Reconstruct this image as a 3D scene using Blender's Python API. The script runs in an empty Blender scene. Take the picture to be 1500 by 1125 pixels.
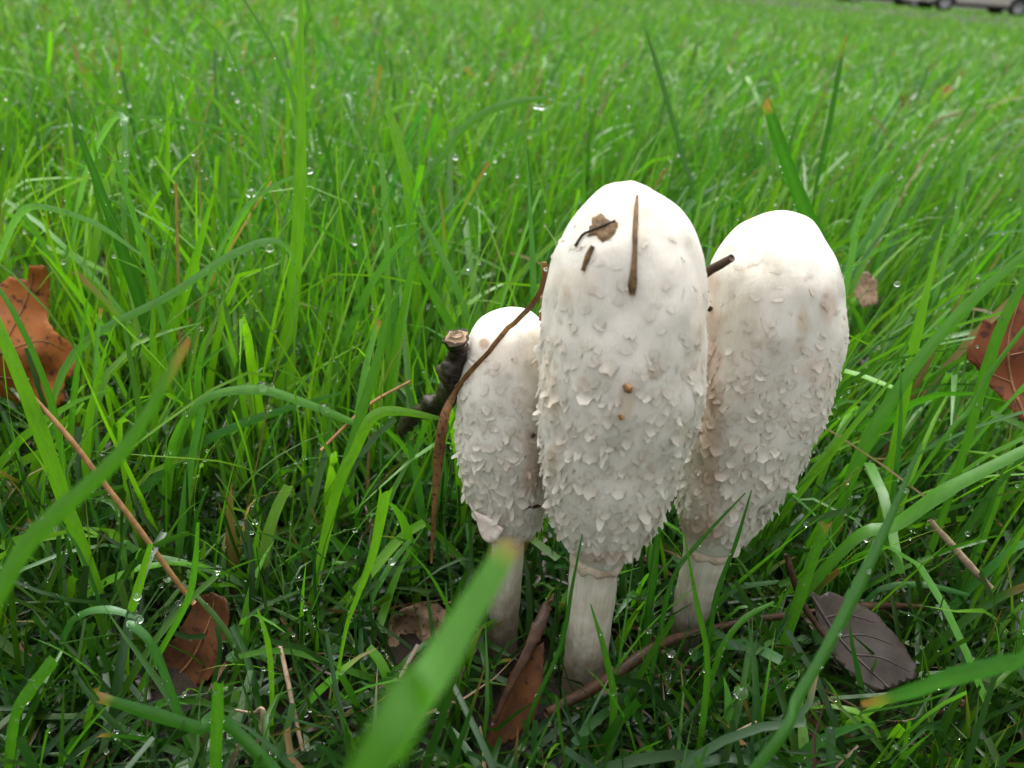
import bpy, bmesh, math, random
import numpy as np
from mathutils import Vector, noise as mnoise
from mathutils.bvhtree import BVHTree
from mathutils.geometry import delaunay_2d_cdt

rng = np.random.default_rng(7)
random.seed(7)
scene = bpy.context.scene
COL = scene.collection

# ------------------------------------------------------------------ camera
F = 1177.0                      # focal length in pixels of the 1500 px wide photo
ROLL = math.radians(4.5)
PITCH = math.radians(27.15)
CAM = np.array([0.0, 0.0, 0.2])
fw = np.array([0, math.cos(PITCH), -math.sin(PITCH)])
r0 = np.array([1.0, 0, 0]); u0 = np.array([0, math.sin(PITCH), math.cos(PITCH)])
RT = math.cos(ROLL) * r0 + math.sin(ROLL) * u0
UP = math.cos(ROLL) * u0 - math.sin(ROLL) * r0
cam_data = bpy.data.cameras.new('camera')
cam = bpy.data.objects.new('camera', cam_data); COL.objects.link(cam)
from mathutils import Matrix
M = Matrix(((RT[0], UP[0], -fw[0], CAM[0]), (RT[1], UP[1], -fw[1], CAM[1]), (RT[2], UP[2], -fw[2], CAM[2]), (0, 0, 0, 1)))
cam.matrix_world = M
cam_data.sensor_width = 36; cam_data.lens = F / 1500 * 36
cam_data.clip_start = 0.005; cam_data.clip_end = 500
cam_data.dof.use_dof = True; cam_data.dof.focus_distance = 0.235; cam_data.dof.aperture_fstop = 15
scene.camera = cam

# ------------------------------------------------------------------ sky, sun, exposure (overcast)
world = bpy.data.worlds.new('World'); scene.world = world; world.use_nodes = True
wn = world.node_tree.nodes; wl = world.node_tree.links; wn.clear()
SUN_EL, SUN_AZ = math.radians(72), math.radians(-20)
sky = wn.new('ShaderNodeTexSky'); sky.sky_type = 'NISHITA'; sky.sun_disc = False
sky.sun_elevation = SUN_EL; sky.sun_rotation = SUN_AZ; sky.dust_density = 6; sky.air_density = 1.0
hs = wn.new('ShaderNodeHueSaturation'); hs.inputs['Saturation'].default_value = 0.10     # cloud cover: grey-white light
bg = wn.new('ShaderNodeBackground'); bg.inputs['Strength'].default_value = 0.15
wo = wn.new('ShaderNodeOutputWorld')
wl.new(sky.outputs[0], hs.inputs['Color']); wl.new(hs.outputs[0], bg.inputs[0]); wl.new(bg.outputs[0], wo.inputs[0])
sun_d = bpy.data.lights.new('sun', 'SUN'); sun_d.energy = 0.6; sun_d.angle = math.radians(60); sun_d.color = (1.0, 0.98, 0.95)
sun = bpy.data.objects.new('sun', sun_d); COL.objects.link(sun)
sd = Vector((math.sin(SUN_AZ) * math.cos(SUN_EL), math.cos(SUN_AZ) * math.cos(SUN_EL), math.sin(SUN_EL)))
sun.rotation_euler = sd.to_track_quat('Z', 'Y').to_euler()
vs = scene.view_settings
vs.view_transform = 'Standard'; vs.look = 'None'; vs.gamma = 1; vs.exposure = 1.27; vs.use_curve_mapping = False
scene.render.engine = 'CYCLES'
cy = scene.cycles
cy.use_denoising = True; cy.max_bounces = 10; cy.transparent_max_bounces = 8
cy.diffuse_bounces = 5; cy.glossy_bounces = 4; cy.transmission_bounces = 8
cy.caustics_reflective = False; cy.caustics_refractive = True; cy.sample_clamp_indirect = 6

# ------------------------------------------------------------------ projection helpers
def ray(x, y):
    return fw + RT * ((x - 750) / F) + UP * ((562.5 - y) / F)
def at_Y(x, y, Y):
    d = ray(x, y); return CAM + d * ((Y - CAM[1]) / d[1])
def at_ground(x, y, z=0.0):
    d = ray(x, y); return CAM + d * ((z - CAM[2]) / d[2])
def project(P):
    q = P - CAM; dz = q @ fw
    dzs = np.where(np.abs(dz) < 1e-6, 1e-6, dz)
    return 750 + F * (q @ RT) / dzs, 562.5 - F * (q @ UP) / dzs, dz
def vdepth(p): return float((np.asarray(p) - CAM) @ fw)

# ------------------------------------------------------------------ object helpers
def tag(o, label=None, cat=None, group=None, kind=None):
    if label: o['label'] = label
    if cat: o['category'] = cat
    if group: o['group'] = group
    if kind: o['kind'] = kind
    return o
def mesh_from(name, V, Fc, mat, cols=None, blv=None, smooth=True, sub=None):
    me = bpy.data.meshes.new(name)
    V = np.asarray(V, dtype=np.float32)
    if isinstance(Fc, np.ndarray):
        nf, k = Fc.shape
        me.vertices.add(len(V)); me.vertices.foreach_set('co', V.ravel())
        me.loops.add(nf * k); me.loops.foreach_set('vertex_index', Fc.astype(np.int32).ravel())
        me.polygons.add(nf)
        me.polygons.foreach_set('loop_start', np.arange(0, nf * k, k, dtype=np.int32))
        me.polygons.foreach_set('loop_total', np.full(nf, k, dtype=np.int32))
        me.update(calc_edges=True)
    else:
        me.from_pydata([tuple(map(float, v)) for v in V], [], Fc); me.update()
    if cols is not None:
        c = np.ones((len(V), 4), dtype=np.float32); c[:, :3] = cols
        me.attributes.new('Col', 'FLOAT_COLOR', 'POINT').data.foreach_set('color', c.ravel())
    if blv is not None:
        me.attributes.new('bl', 'FLOAT_VECTOR', 'POINT').data.foreach_set('vector', np.asarray(blv, dtype=np.float32).ravel())
    if smooth: me.polygons.foreach_set('use_smooth', np.ones(len(me.polygons), dtype=bool))
    me.materials.append(mat)
    return me
def link(name, me, parent=None):
    o = bpy.data.objects.new(name, me); COL.objects.link(o)
    if parent: o.parent = parent
    return o
def empty(name, loc):
    o = bpy.data.objects.new(name, None); COL.objects.link(o); o.location = loc; o.empty_display_size = 0.01
    return o
def child(name, me, parent):
    """mesh given in world coordinates, put under a parent that only has a location"""
    o = link(name, me, parent)
    root = parent
    off = Vector((0, 0, 0))
    while root: off += root.location; root = root.parent
    o.location = -off
    return o
def spline(pts, n):
    """Catmull-Rom through pts (k, d), n samples"""
    P = np.asarray(pts, float); k = len(P)
    if k == 2: return P[0] + (P[1] - P[0]) * np.linspace(0, 1, n)[:, None]
    Q = np.vstack([2 * P[0] - P[1], P, 2 * P[-1] - P[-2]])
    t = np.linspace(0, k - 1 - 1e-9, n); i = t.astype(int); f = (t - i)[:, None]
    a, b, c, d = Q[i], Q[i + 1], Q[i + 2], Q[i + 3]
    return 0.5 * ((2 * b) + (c - a) * f + (2 * a - 5 * b + 4 * c - d) * f ** 2 + (3 * b - a - 3 * c + d) * f ** 3)
def unit(v):
    v = np.asarray(v, float); return v / (np.linalg.norm(v, axis=-1, keepdims=True) + 1e-12)

# ------------------------------------------------------------------ materials
def new_mat(name):
    m = bpy.data.materials.new(name); m.use_nodes = True
    nt = m.node_tree; b = nt.nodes['Principled BSDF']
    return m, nt, nt.nodes, nt.links, b
def attr(nodes, name):
    a = nodes.new('ShaderNodeAttribute'); a.attribute_name = name; return a
def noise_node(nodes, scale, detail=4, rough=0.6):
    n = nodes.new('ShaderNodeTexNoise'); n.inputs['Scale'].default_value = scale
    n.inputs['Detail'].default_value = detail; n.inputs['Roughness'].default_value = rough; return n
def ramp(nodes, stops):
    r = nodes.new('ShaderNodeValToRGB'); e = r.color_ramp.elements
    while len(e) < len(stops): e.new(0.5)
    for i, (p, c) in enumerate(stops):
        e[i].position = p; e[i].color = (*c, 1) if len(c) == 3 else c
    return r
def mixc(nodes, links, fac, a, b, mode='MIX'):
    m = nodes.new('ShaderNodeMix'); m.data_type = 'RGBA'; m.blend_type = mode
    for sock, v in ((m.inputs[0], fac), (m.inputs[6], a), (m.inputs[7], b)):
        if hasattr(v, 'links'): links.new(v, sock)
        elif isinstance(v, (int, float)): sock.default_value = v
        else: sock.default_value = (*v, 1)
    return m.outputs[2]
def bump(nodes, links, h, strength, dist, normal=None):
    b = nodes.new('ShaderNodeBump'); b.inputs['Strength'].default_value = strength; b.inputs['Distance'].default_value = dist
    links.new(h, b.inputs['Height'])
    if normal: links.new(normal, b.inputs['Normal'])
    return b.outputs[0]

def make_grass_mat(name='wet_grass', transl=0.42):
    m, nt, N, L, b = new_mat(name)
    c = attr(N, 'Col'); bl = attr(N, 'bl')
    sep = N.new('ShaderNodeSeparateXYZ'); L.new(bl.outputs['Vector'], sep.inputs[0])
    # lengthwise veins from the across-blade coordinate
    mm = N.new('ShaderNodeMath'); mm.operation = 'MULTIPLY'; mm.inputs[1].default_value = 26.0; L.new(sep.outputs[0], mm.inputs[0])
    sn = N.new('ShaderNodeMath'); sn.operation = 'SINE'; L.new(mm.outputs[0], sn.inputs[0])
    cmb = N.new('ShaderNodeCombineXYZ'); L.new(sep.outputs[0], cmb.inputs[0]); L.new(sep.outputs[2], cmb.inputs[2])
    m2 = N.new('ShaderNodeMath'); m2.operation = 'MULTIPLY'; m2.inputs[1].default_value = 7.0; L.new(sep.outputs[1], m2.inputs[0]); L.new(m2.outputs[0], cmb.inputs[1])
    nz = noise_node(N, 1.6, 5, 0.65); L.new(cmb.outputs[0], nz.inputs['Vector'])
    rp = ramp(N, [(0.25, (0.72, 0.74, 0.6)), (0.55, (1, 1, 1)), (0.8, (1.2, 1.15, 1.0))]); L.new(nz.outputs[0], rp.inputs[0])
    col = mixc(N, L, 0.8, c.outputs['Color'], rp.outputs[0], 'MULTIPLY')
    vr = N.new('ShaderNodeMapRange'); vr.inputs[1].default_value = -1; vr.inputs[2].default_value = 1; L.new(sn.outputs[0], vr.inputs[0])
    rv = ramp(N, [(0.0, (0.84, 0.86, 0.8)), (1.0, (1.06, 1.05, 1.0))]); L.new(vr.outputs[0], rv.inputs[0])
    col = mixc(N, L, 1.0, col, rv.outputs[0], 'MULTIPLY')
    L.new(col, b.inputs['Base Color'])
    b.inputs['Roughness'].default_value = 0.36; b.inputs['Specular IOR Level'].default_value = 0.5
    b.inputs['Coat Weight'].default_value = 0.35; b.inputs['Coat Roughness'].default_value = 0.25
    nrm = bump(N, L, sn.outputs[0], 0.16, 0.00010)
    L.new(nrm, b.inputs['Normal'])
    tr = N.new('ShaderNodeBsdfTranslucent')
    tc = mixc(N, L, 1.0, col, (1.3, 1.38, 0.65), 'MULTIPLY'); L.new(tc, tr.inputs[0])
    ms = N.new('ShaderNodeMixShader'); ms.inputs[0].default_value = transl
    L.new(b.outputs[0], ms.inputs[1]); L.new(tr.outputs[0], ms.inputs[2])
    L.new(ms.outputs[0], N['Material Output'].inputs[0])
    return m
GRASS = make_grass_mat()

def make_cap_mat(name='shaggy_cap', membrane=False):
    m, nt, N, L, b = new_mat(name)
    c = attr(N, 'Col')
    tc = N.new('ShaderNodeTexCoord')
    mp = N.new('ShaderNodeMapping'); mp.inputs['Scale'].default_value = (1, 1, 0.18); L.new(tc.outputs['Object'], mp.inputs[0])
    fib = noise_node(N, 1500, 5, 0.7); L.new(mp.outputs[0], fib.inputs['Vector'])
    n2 = noise_node(N, 160, 5, 0.62); L.new(tc.outputs['Object'], n2.inputs['Vector'])
    rp = ramp(N, [(0.28, (0.84, 0.76, 0.65)), (0.46, (0.98, 0.96, 0.92)), (1, (1, 1, 1))]); L.new(n2.outputs[0], rp.inputs[0])
    col = mixc(N, L, 0.8, c.outputs['Color'], rp.outputs[0], 'MULTIPLY')
    rf = ramp(N, [(0.3, (0.86, 0.84, 0.8)), (0.6, (1, 1, 1))]); L.new(fib.outputs[0], rf.inputs[0])
    col = mixc(N, L, 0.6, col, rf.outputs[0], 'MULTIPLY')
    L.new(col, b.inputs['Base Color'])
    b.inputs['Roughness'].default_value = 0.55; b.inputs['Specular IOR Level'].default_value = 0.3
    b.inputs['Subsurface Weight'].default_value = 0.6; b.inputs['Subsurface Radius'].default_value = (1.0, 0.85, 0.7); b.inputs['Subsurface Scale'].default_value = 0.0022
    n3 = noise_node(N, 420, 4, 0.6); L.new(tc.outputs['Object'], n3.inputs['Vector'])
    nr = bump(N, L, fib.outputs[0], 0.35, 0.0003)
    nr = bump(N, L, n3.outputs[0], 0.25, 0.0005, nr)
    L.new(nr, b.inputs['Normal'])
    if membrane:
        b.inputs['Subsurface Weight'].default_value = 0.0
        tr = N.new('ShaderNodeBsdfTranslucent'); L.new(col, tr.inputs[0])
        ms = N.new('ShaderNodeMixShader'); ms.inputs[0].default_value = 0.42
        L.new(b.outputs[0], ms.inputs[1]); L.new(tr.outputs[0], ms.inputs[2]); L.new(ms.outputs[0], N['Material Output'].inputs[0])
    return m
CAPM = make_cap_mat()
SCALEM = make_cap_mat('scale_membrane', True)
def make_stem_mat():
    m, nt, N, L, b = new_mat('mushroom_stem')
    tc = N.new('ShaderNodeTexCoord'); mp = N.new('ShaderNodeMapping'); mp.inputs['Scale'].default_value = (1, 1, 0.08); L.new(tc.outputs['Object'], mp.inputs[0])
    f = noise_node(N, 900, 5, 0.65); L.new(mp.outputs[0], f.inputs['Vector'])
    n = noise_node(N, 120, 4, 0.6); L.new(tc.outputs['Object'], n.inputs['Vector'])
    r1 = ramp(N, [(0.3, (0.5, 0.45, 0.36)), (0.6, (0.66, 0.62, 0.53))]); L.new(f.outputs[0], r1.inputs[0])
    r2 = ramp(N, [(0.3, (0.78, 0.72, 0.62)), (0.6, (1, 1, 1))]); L.new(n.outputs[0], r2.inputs[0])
    cs = mixc(N, L, 0.8, r1.outputs[0], r2.outputs[0], 'MULTIPLY')
    sp = N.new('ShaderNodeSeparateXYZ'); L.new(tc.outputs['Object'], sp.inputs[0])
    nd = noise_node(N, 260, 5, 0.7); L.new(tc.outputs['Object'], nd.inputs['Vector'])
    ad = N.new('ShaderNodeMath'); ad.operation = 'MULTIPLY_ADD'; ad.inputs[1].default_value = -0.035; L.new(nd.outputs[0], ad.inputs[0]); L.new(sp.outputs[2], ad.inputs[2])
    mr = N.new('ShaderNodeMapRange'); mr.inputs[1].default_value = 0.012; mr.inputs[2].default_value = -0.010; mr.inputs[4].default_value = 0.85; L.new(ad.outputs[0], mr.inputs[0])
    L.new(mixc(N, L, mr.outputs[0], cs, (0.13, 0.085, 0.05)), b.inputs['Base Color'])
    b.inputs['Roughness'].default_value = 0.42
    b.inputs['Subsurface Weight'].default_value = 0.25; b.inputs['Subsurface Scale'].default_value = 0.002
    L.new(bump(N, L, f.outputs[0], 0.5, 0.0003), b.inputs['Normal'])
    return m
STEMM = make_stem_mat()
def simple_noise_mat(name, c1, c2, scale, rough=0.6, stretch=(1, 1, 1), bmp=0.4, bdist=0.0004, spots=None, coat=0.0, transl=0.0):
    m, nt, N, L, b = new_mat(name)
    tc = N.new('ShaderNodeTexCoord'); mp = N.new('ShaderNodeMapping'); mp.inputs['Scale'].default_value = stretch; L.new(tc.outputs['Object'], mp.inputs[0])
    n = noise_node(N, scale, 6, 0.65); L.new(mp.outputs[0], n.inputs['Vector'])
    r = ramp(N, [(0.32, c1), (0.66, c2)]); L.new(n.outputs[0], r.inputs[0])
    out = r.outputs[0]
    if spots:
        v = noise_node(N, scale * 3.5, 4, 0.55); L.new(tc.outputs['Object'], v.inputs['Vector'])
        rs = ramp(N, [(0.56, (0, 0, 0)), (0.66, (1, 1, 1))]); L.new(v.outputs[0], rs.inputs[0])
        out = mixc(N, L, rs.outputs[0], out, spots)
    L.new(out, b.inputs['Base Color']); b.inputs['Roughness'].default_value = rough; b.inputs['Specular IOR Level'].default_value = 0.28
    b.inputs['Coat Weight'].default_value = coat; b.inputs['Coat Roughness'].default_value = 0.2
    L.new(bump(N, L, n.outputs[0], bmp, bdist), b.inputs['Normal'])
    if transl:
        tr = N.new('ShaderNodeBsdfTranslucent'); L.new(out, tr.inputs[0])
        ms = N.new('ShaderNodeMixShader'); ms.inputs[0].default_value = transl
        L.new(b.outputs[0], ms.inputs[1]); L.new(tr.outputs[0], ms.inputs[2]); L.new(ms.outputs[0], N['Material Output'].inputs[0])
    return m
SOIL = simple_noise_mat('soil', (0.006, 0.0045, 0.003), (0.026, 0.018, 0.010), 90, 0.8, bmp=1.0, bdist=0.004)
ORANGE_LEAF = simple_noise_mat('orange_leaf', (0.20, 0.055, 0.008), (0.40, 0.13, 0.022), 70, 0.55, spots=(0.06, 0.02, 0.008), transl=0.25)
RUST_LEAF = simple_noise_mat('rust_leaf', (0.10, 0.024, 0.006), (0.17, 0.045, 0.010), 60, 0.6, spots=(0.06, 0.016, 0.006), transl=0.15)
BROWN_LEAF = simple_noise_mat('brown_leaf', (0.035, 0.013, 0.005), (0.115, 0.042, 0.012), 120, 0.6, spots=(0.03, 0.013, 0.007), transl=0.1)
GREY_LEAF = simple_noise_mat('grey_leaf', (0.016, 0.011, 0.008), (0.044, 0.031, 0.022), 140, 0.5, spots=(0.025, 0.015, 0.010), coat=0.05)
PALE_LEAF = simple_noise_mat('pale_leaf', (0.12, 0.07, 0.04), (0.34, 0.22, 0.14), 200, 0.6, spots=(0.05, 0.03, 0.02))
RED_LEAF = simple_noise_mat('red_leaf', (0.16, 0.022, 0.008), (0.30, 0.06, 0.015), 60, 0.5)
EDGE_M = simple_noise_mat('leaf_vein', (0.12, 0.05, 0.02), (0.24, 0.12, 0.05), 200, 0.6)
GREY_VEIN = simple_noise_mat('leaf_vein_grey', (0.05, 0.038, 0.032), (0.09, 0.07, 0.06), 200, 0.6)
WEED = simple_noise_mat('weed_leaf', (0.018, 0.07, 0.010), (0.035, 0.115, 0.018), 300, 0.5, transl=0.25)
BARK = simple_noise_mat('wet_bark', (0.008, 0.006, 0.005), (0.05, 0.034, 0.022), 260, 0.3, bmp=0.9, bdist=0.0012, coat=0.4)
TWIG = simple_noise_mat('brown_twig', (0.022, 0.010, 0.005), (0.075, 0.034, 0.016), 300, 0.5, bmp=0.7, bdist=0.0006, coat=0.1)
WOOD = simple_noise_mat('cut_wood', (0.35, 0.22, 0.12), (0.62, 0.46, 0.30), 500, 0.6)
STRAW = simple_noise_mat('dry_straw', (0.20, 0.10, 0.035), (0.38, 0.21, 0.09), 300, 0.5)
PALE_STRAW = simple_noise_mat('pale_straw', (0.16, 0.11, 0.07), (0.40, 0.30, 0.2), 300, 0.55)
DRYBLADE = simple_noise_mat('dry_blade', (0.10, 0.045, 0.014), (0.27, 0.14, 0.05), 260, 0.55, stretch=(1, 1, 0.3), spots=(0.05, 0.02, 0.01))
DEBRIS = simple_noise_mat('debris', (0.05, 0.028, 0.012), (0.22, 0.135, 0.06), 350, 0.6, bmp=0.8)
RINGM = simple_noise_mat('ring_tissue', (0.34, 0.24, 0.16), (0.62, 0.52, 0.42), 260, 0.6)
FLAPM = simple_noise_mat('torn_tissue', (0.52, 0.42, 0.36), (0.72, 0.64, 0.58), 200, 0.5)
def make_water():
    m, nt, N, L, b = new_mat('water')
    b.inputs['Base Color'].default_value = (1, 1, 1, 1); b.inputs['Roughness'].default_value = 0.0
    b.inputs['IOR'].default_value = 1.333; b.inputs['Transmission Weight'].default_value = 1.0
    return m
WATER = make_water()

# ------------------------------------------------------------------ ground (one sheet to the horizon)
rad = np.concatenate([np.linspace(0.0, 1.2, 70), np.geomspace(1.3, 400, 40)])
ang = np.linspace(0, 2 * np.pi, 97)[:-1]
RR, AA = np.meshgrid(rad, ang, indexing='ij')
gx = RR * np.sin(AA); gy = RR * np.cos(AA) + 0.2
gz = np.array([[-0.004 + 0.006 * mnoise.noise(Vector((x * 16, y * 16, 0))) * min(1, 1.5 / (0.3 + r)) for x, y, r in zip(a, b, c)] for a, b, c in zip(gx, gy, RR)])
V = np.stack([gx, gy, gz], -1).reshape(-1, 3)
na = len(ang); idx = np.arange(len(rad) * na).reshape(len(rad), na); nx = np.roll(idx, -1, 1)
faces = np.stack([idx[:-1], idx[1:], nx[1:], nx[:-1]], -1).reshape(-1, 4)
g = link('ground', mesh_from('ground', V, faces, SOIL)); tag(g, kind='structure')

# ------------------------------------------------------------------ mushrooms
def ring_table(rows):
    """rows: (y, left, right) pixels -> cx, y, half width"""
    return [((l + r) / 2, y, (r - l) / 2) for y, l, r in rows]
MID_CAP = ring_table([(268, 912, 938), (275, 893, 958), (292, 871, 982), (325, 842, 1010), (365, 819, 1024), (410, 805, 1032), (460, 795, 1036), (510, 790, 1036), (560, 788, 1031),
                      (610, 788, 1021), (660, 791, 1007), (705, 797, 990), (745, 806, 970), (780, 817, 945), (803, 829, 925), (816, 838, 911)])
MID_STEM = ring_table([(790, 838, 908), (845, 834, 905), (900, 830, 898), (950, 827, 892), (985, 824, 888), (1010, 822, 886), (1030, 820, 885)])
RGT_CAP = ring_table([(312, 1136, 1166), (319, 1112, 1184), (335, 1085, 1202), (362, 1060, 1219), (400, 1041, 1231), (450, 1031, 1235), (500, 1025, 1232), (550, 1016, 1221), (600, 1007, 1204),
                      (650, 997, 1180), (700, 990, 1153), (740, 988, 1126), (772, 993, 1098), (790, 1000, 1085), (800, 1004, 1072)])
RGT_STEM = ring_table([(780, 1002, 1068), (825, 1000, 1064), (870, 990, 1050), (915, 982, 1032), (950, 974, 1020), (975, 968, 1016)])
LFT_CAP = ring_table([(454, 733, 757), (460, 718, 772), (474, 702, 790), (500, 685, 801), (545, 673, 809), (590, 668, 813), (640, 668, 814), (685, 673, 811), (720, 682, 806),
                      (748, 695, 798), (765, 708, 790), (775, 715, 782)])
LFT_STEM = ring_table([(755, 722, 768), (800, 720, 768), (850, 717, 764), (900, 713, 760), (940, 710, 758), (955, 708, 757)])

def stains(px, py, base, lst):
    col = np.tile(np.array(base, float), (len(px), 1))
    for sx, sy, rx, ry, c, k in lst:
        wob = 0.35 * np.sin(px * 0.13 + sy) + 0.35 * np.sin(py * 0.11 + sx)
        d = ((px - sx) / rx) ** 2 + ((py - sy) / ry) ** 2 + wob
        w = np.clip(1.25 - d, 0, 1)[:, None] * k
        col = col * (1 - w) + np.array(c) * w
    return col

class Cap:
    def __init__(self, cap_rows, Y, lean, seed, stain):
        self.seed = seed; self.stain = stain
        C = []; R = []
        y0 = cap_rows[0][1]; y1 = cap_rows[-1][1]
        for cx, py, hw in cap_rows:
            t = (py - y0) / (y1 - y0)
            p = at_Y(cx, py, Y + lean * (1 - t)); C.append(p); R.append(hw / F * vdepth(p))
        C = np.array(C); R = np.array(R) * np.interp(np.arange(len(R)) / len(R), [0.3, 0.6], [1.0, 0.972])
        n = 400
        P = spline(np.hstack([C, R[:, None]]), n)
        apex = P[0, :3] + unit(P[0, :3] - P[20, :3]) * P[0, 3] * 0.22
        P = np.vstack([[*apex, 0.0004], P])
        # arc length parameter along the profile
        dl = np.sqrt((np.diff(P[:, :3], axis=0) ** 2).sum(1) + np.diff(P[:, 3]) ** 2)
        s = np.concatenate([[0], np.cumsum(dl)]); self.S = s[-1]
        self.u = s / s[-1]; self.P = P
        self.axis = unit(P[-1, :3] - P[0, :3])
        e1 = unit(np.cross(self.axis, [0, 1, 0])); e2 = np.cross(self.axis, e1)
        self.e1, self.e2 = e1, e2
    def prof(self, v):
        return np.stack([np.interp(v, self.u, self.P[:, i]) for i in range(4)], -1)
    def raw(self, v, a):
        q = self.prof(v)
        rd = np.cos(a)[..., None] * self.e1 + np.sin(a)[..., None] * self.e2
        return q[..., :3] + rd * q[..., 3:4], rd, q[..., 3]
    def lump(self, p):
        s = self.seed * 7.3
        return np.array([0.0015 * mnoise.noise(Vector((x * 70 + s, y * 70, z * 50))) + 0.0005 * mnoise.noise(Vector((x * 210, y * 210 + s, z * 120))) for x, y, z in p.reshape(-1, 3)]).reshape(p.shape[:-1])
    def point(self, v, a, lift=0.0):
        v = np.asarray(v, float); a = np.asarray(a, float)
        p, rd, r = self.raw(v, a)
        e = 0.004
        q2 = self.prof(np.clip(v + e, 0, 1)); q1 = self.prof(np.clip(v - e, 0, 1))
        d = q2 - q1
        slope = d[..., 3] ; down = (d[..., :3] @ self.axis)
        nrm = unit(rd * down[..., None] - self.axis * slope[..., None])
        k = np.clip(v / 0.06, 0, 1)
        return p + nrm * (self.lump(p) * k + lift)[..., None], nrm
    def colour(self, p):
        px, py, dz = project(p)
        return stains(px, py, (0.735, 0.71, 0.65), self.stain)

BRN = (0.36, 0.22, 0.12); PINK = (0.62, 0.47, 0.38); TAN = (0.55, 0.42, 0.28); CREAM = (0.74, 0.66, 0.55)
def build_mushroom(cap_rows, stem_rows, base_px, label, seed, stain, lean=0.0, smooth_side=None):
    base = at_ground(*base_px); Y = float(base[1])
    cap = Cap(cap_rows, Y, lean, seed, stain)
    root = empty('mushroom', tuple(base)); tag(root, label, 'mushroom', 'shaggy white mushrooms in one clump')
    # cap body
    nv, na = 130, 150
    vv, aa = np.meshgrid(np.linspace(0.0, 1, nv), np.linspace(0, 2 * np.pi, na, endpoint=False), indexing='ij')
    p, nrm = cap.point(vv.ravel(), aa.ravel())
    idx = np.arange(nv * na).reshape(nv, na); nx = np.roll(idx, -1, 1)
    faces = [tuple(map(int, f)) for f in np.stack([idx[:-1], nx[:-1], nx[1:], idx[1:]], -1).reshape(-1, 4)]
    faces.append(tuple(int(i) for i in idx[-1])); faces.append(tuple(int(i) for i in idx[0][::-1]))
    me = mesh_from('cap', p, faces, CAPM, cols=cap.colour(p))
    capo = child('cap', me, root)
    bv = BVHTree.FromPolygons([Vector(q) for q in p], faces)
    # shaggy scales
    R = random.Random(seed); items = []
    v = 0.13
    while v < 0.90:
        q = cap.prof(np.array(v)); r = float(q[3])
        f = min(1.0, max(0.0, (v - 0.17) / 0.52))
        W = 0.0052 * (1 - 0.15 * f)
        n = max(6, int((0.9 + 0.5 * f) * 2 * math.pi * r / W)); off = R.random() * 6.28
        for k in range(n):
            if f < 0.4 and R.random() < 0.62 - f: continue
            a = off + (k + R.uniform(-0.35, 0.35)) * 2 * math.pi / n
            vv0 = v + R.uniform(-0.012, 0.012)
            items.append((vv0, a, W * R.uniform(0.6, 1.7), (0.0043 + 0.0004 * f) * R.uniform(0.55, 1.5), f))
        v += 0.0215 * (1 - 0.15 * f)
    nq, npp = 5, 7
    qs = np.linspace(0, 1, nq) ** 0.85; ps = np.linspace(-1, 1, npp)
    meshes = []
    for (v0, a0, W, Ln, f) in items:
        v0 = min(v0, 0.955 - Ln / cap.S * 0.8)
        lift = (0.00010 + 0.00034 * f ** 1.1) * R.uniform(0.2, 1.6); curl = R.uniform(0.0, 1.6)
        if R.random() < 0.24 * f: lift *= 2.1
        skew = R.uniform(-0.5, 0.5); tipx = R.uniform(-0.5, 0.5); point_ = R.uniform(0.1, 0.6)
        qq, pp = np.meshgrid(qs, ps, indexing='ij')
        # lower lip: a ragged crescent whose lowest point wanders to one side
        lip = 1 - point_ * np.abs(ps - tipx) ** 1.3 * 0.75 + np.array([R.uniform(-0.13, 0.13) for _ in ps])
        r = max(float(cap.prof(np.array(v0))[3]), 0.003)
        width = W / 2 * (1 - 0.35 * qq ** 3)
        A = a0 + (pp * width + skew * Ln * qq ** 2 * 0.4) / r
        Vv = v0 + qq * np.clip(lip, 0.25, 1.3)[None] * Ln / cap.S
        mid = np.clip(1 - 0.85 * np.abs(pp - 0.4 * tipx) ** 2.0, -0.3, 1)
        top = -0.00040 * (1 - qq) ** 1.5 - 0.00030 * np.abs(pp) ** 2.5 + 0.00004 * qq + lift * mid * (0.25 * qq + 0.55 * qq ** 2.2 + curl * qq ** 8)
        Vc = np.clip(Vv.ravel(), 0.01, 0.995)
        pt, _ = cap.point(Vc, A.ravel(), top.ravel())
        P = pt; fc = []
        for i in range(nq - 1):
            for j in range(npp - 1): fc.append((i * npp + j, i * npp + j + 1, (i + 1) * npp + j + 1, (i + 1) * npp + j))
        cpt, nr = cap.point(np.array([v0]), np.array([a0]))
        facing = float(unit(CAM - cpt[0]) @ nr[0])
        meshes.append((facing * W * Ln, P, fc))
    meshes.sort(key=lambda t: -t[0])
    for _, P, fc in meshes[:300]:
        child('scale', mesh_from('scale', P, fc, SCALEM, cols=np.clip(cap.colour(P) * 1.04, 0, 0.86)), capo)
    AV, AF, o = [], [], 0
    for _, P, fc in meshes[300:]:
        AV.append(P); AF += [tuple(i + o for i in f_) for f_ in fc]; o += len(P)
    AV = np.vstack(AV)
    bo = child('fine_scales', mesh_from('fine_scales', AV, AF, SCALEM, cols=np.clip(cap.colour(AV) * 1.04, 0, 0.86)), capo); tag(bo, kind='stuff')
    # stem
    C = []; Rr = []
    for cx, py, hw in stem_rows:
        q = at_Y(cx, py, Y); C.append(q); Rr.append(hw / F * vdepth(q))
    PS = spline(np.hstack([np.array(C), np.array(Rr)[:, None]]), 60)
    so = child('stem', tube_mesh('stem', PS[:, :3], PS[:, 3], STEMM, 40, 0.05, 90), root)
    # collar under the cap rim
    qe = cap.P[-1]
    t = np.linspace(0, 2 * np.pi, 90, endpoint=False); prof = np.linspace(0, 2 * np.pi, 10, endpoint=False)
    TT, PP = np.meshgrid(t, prof, indexing='ij')
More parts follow.
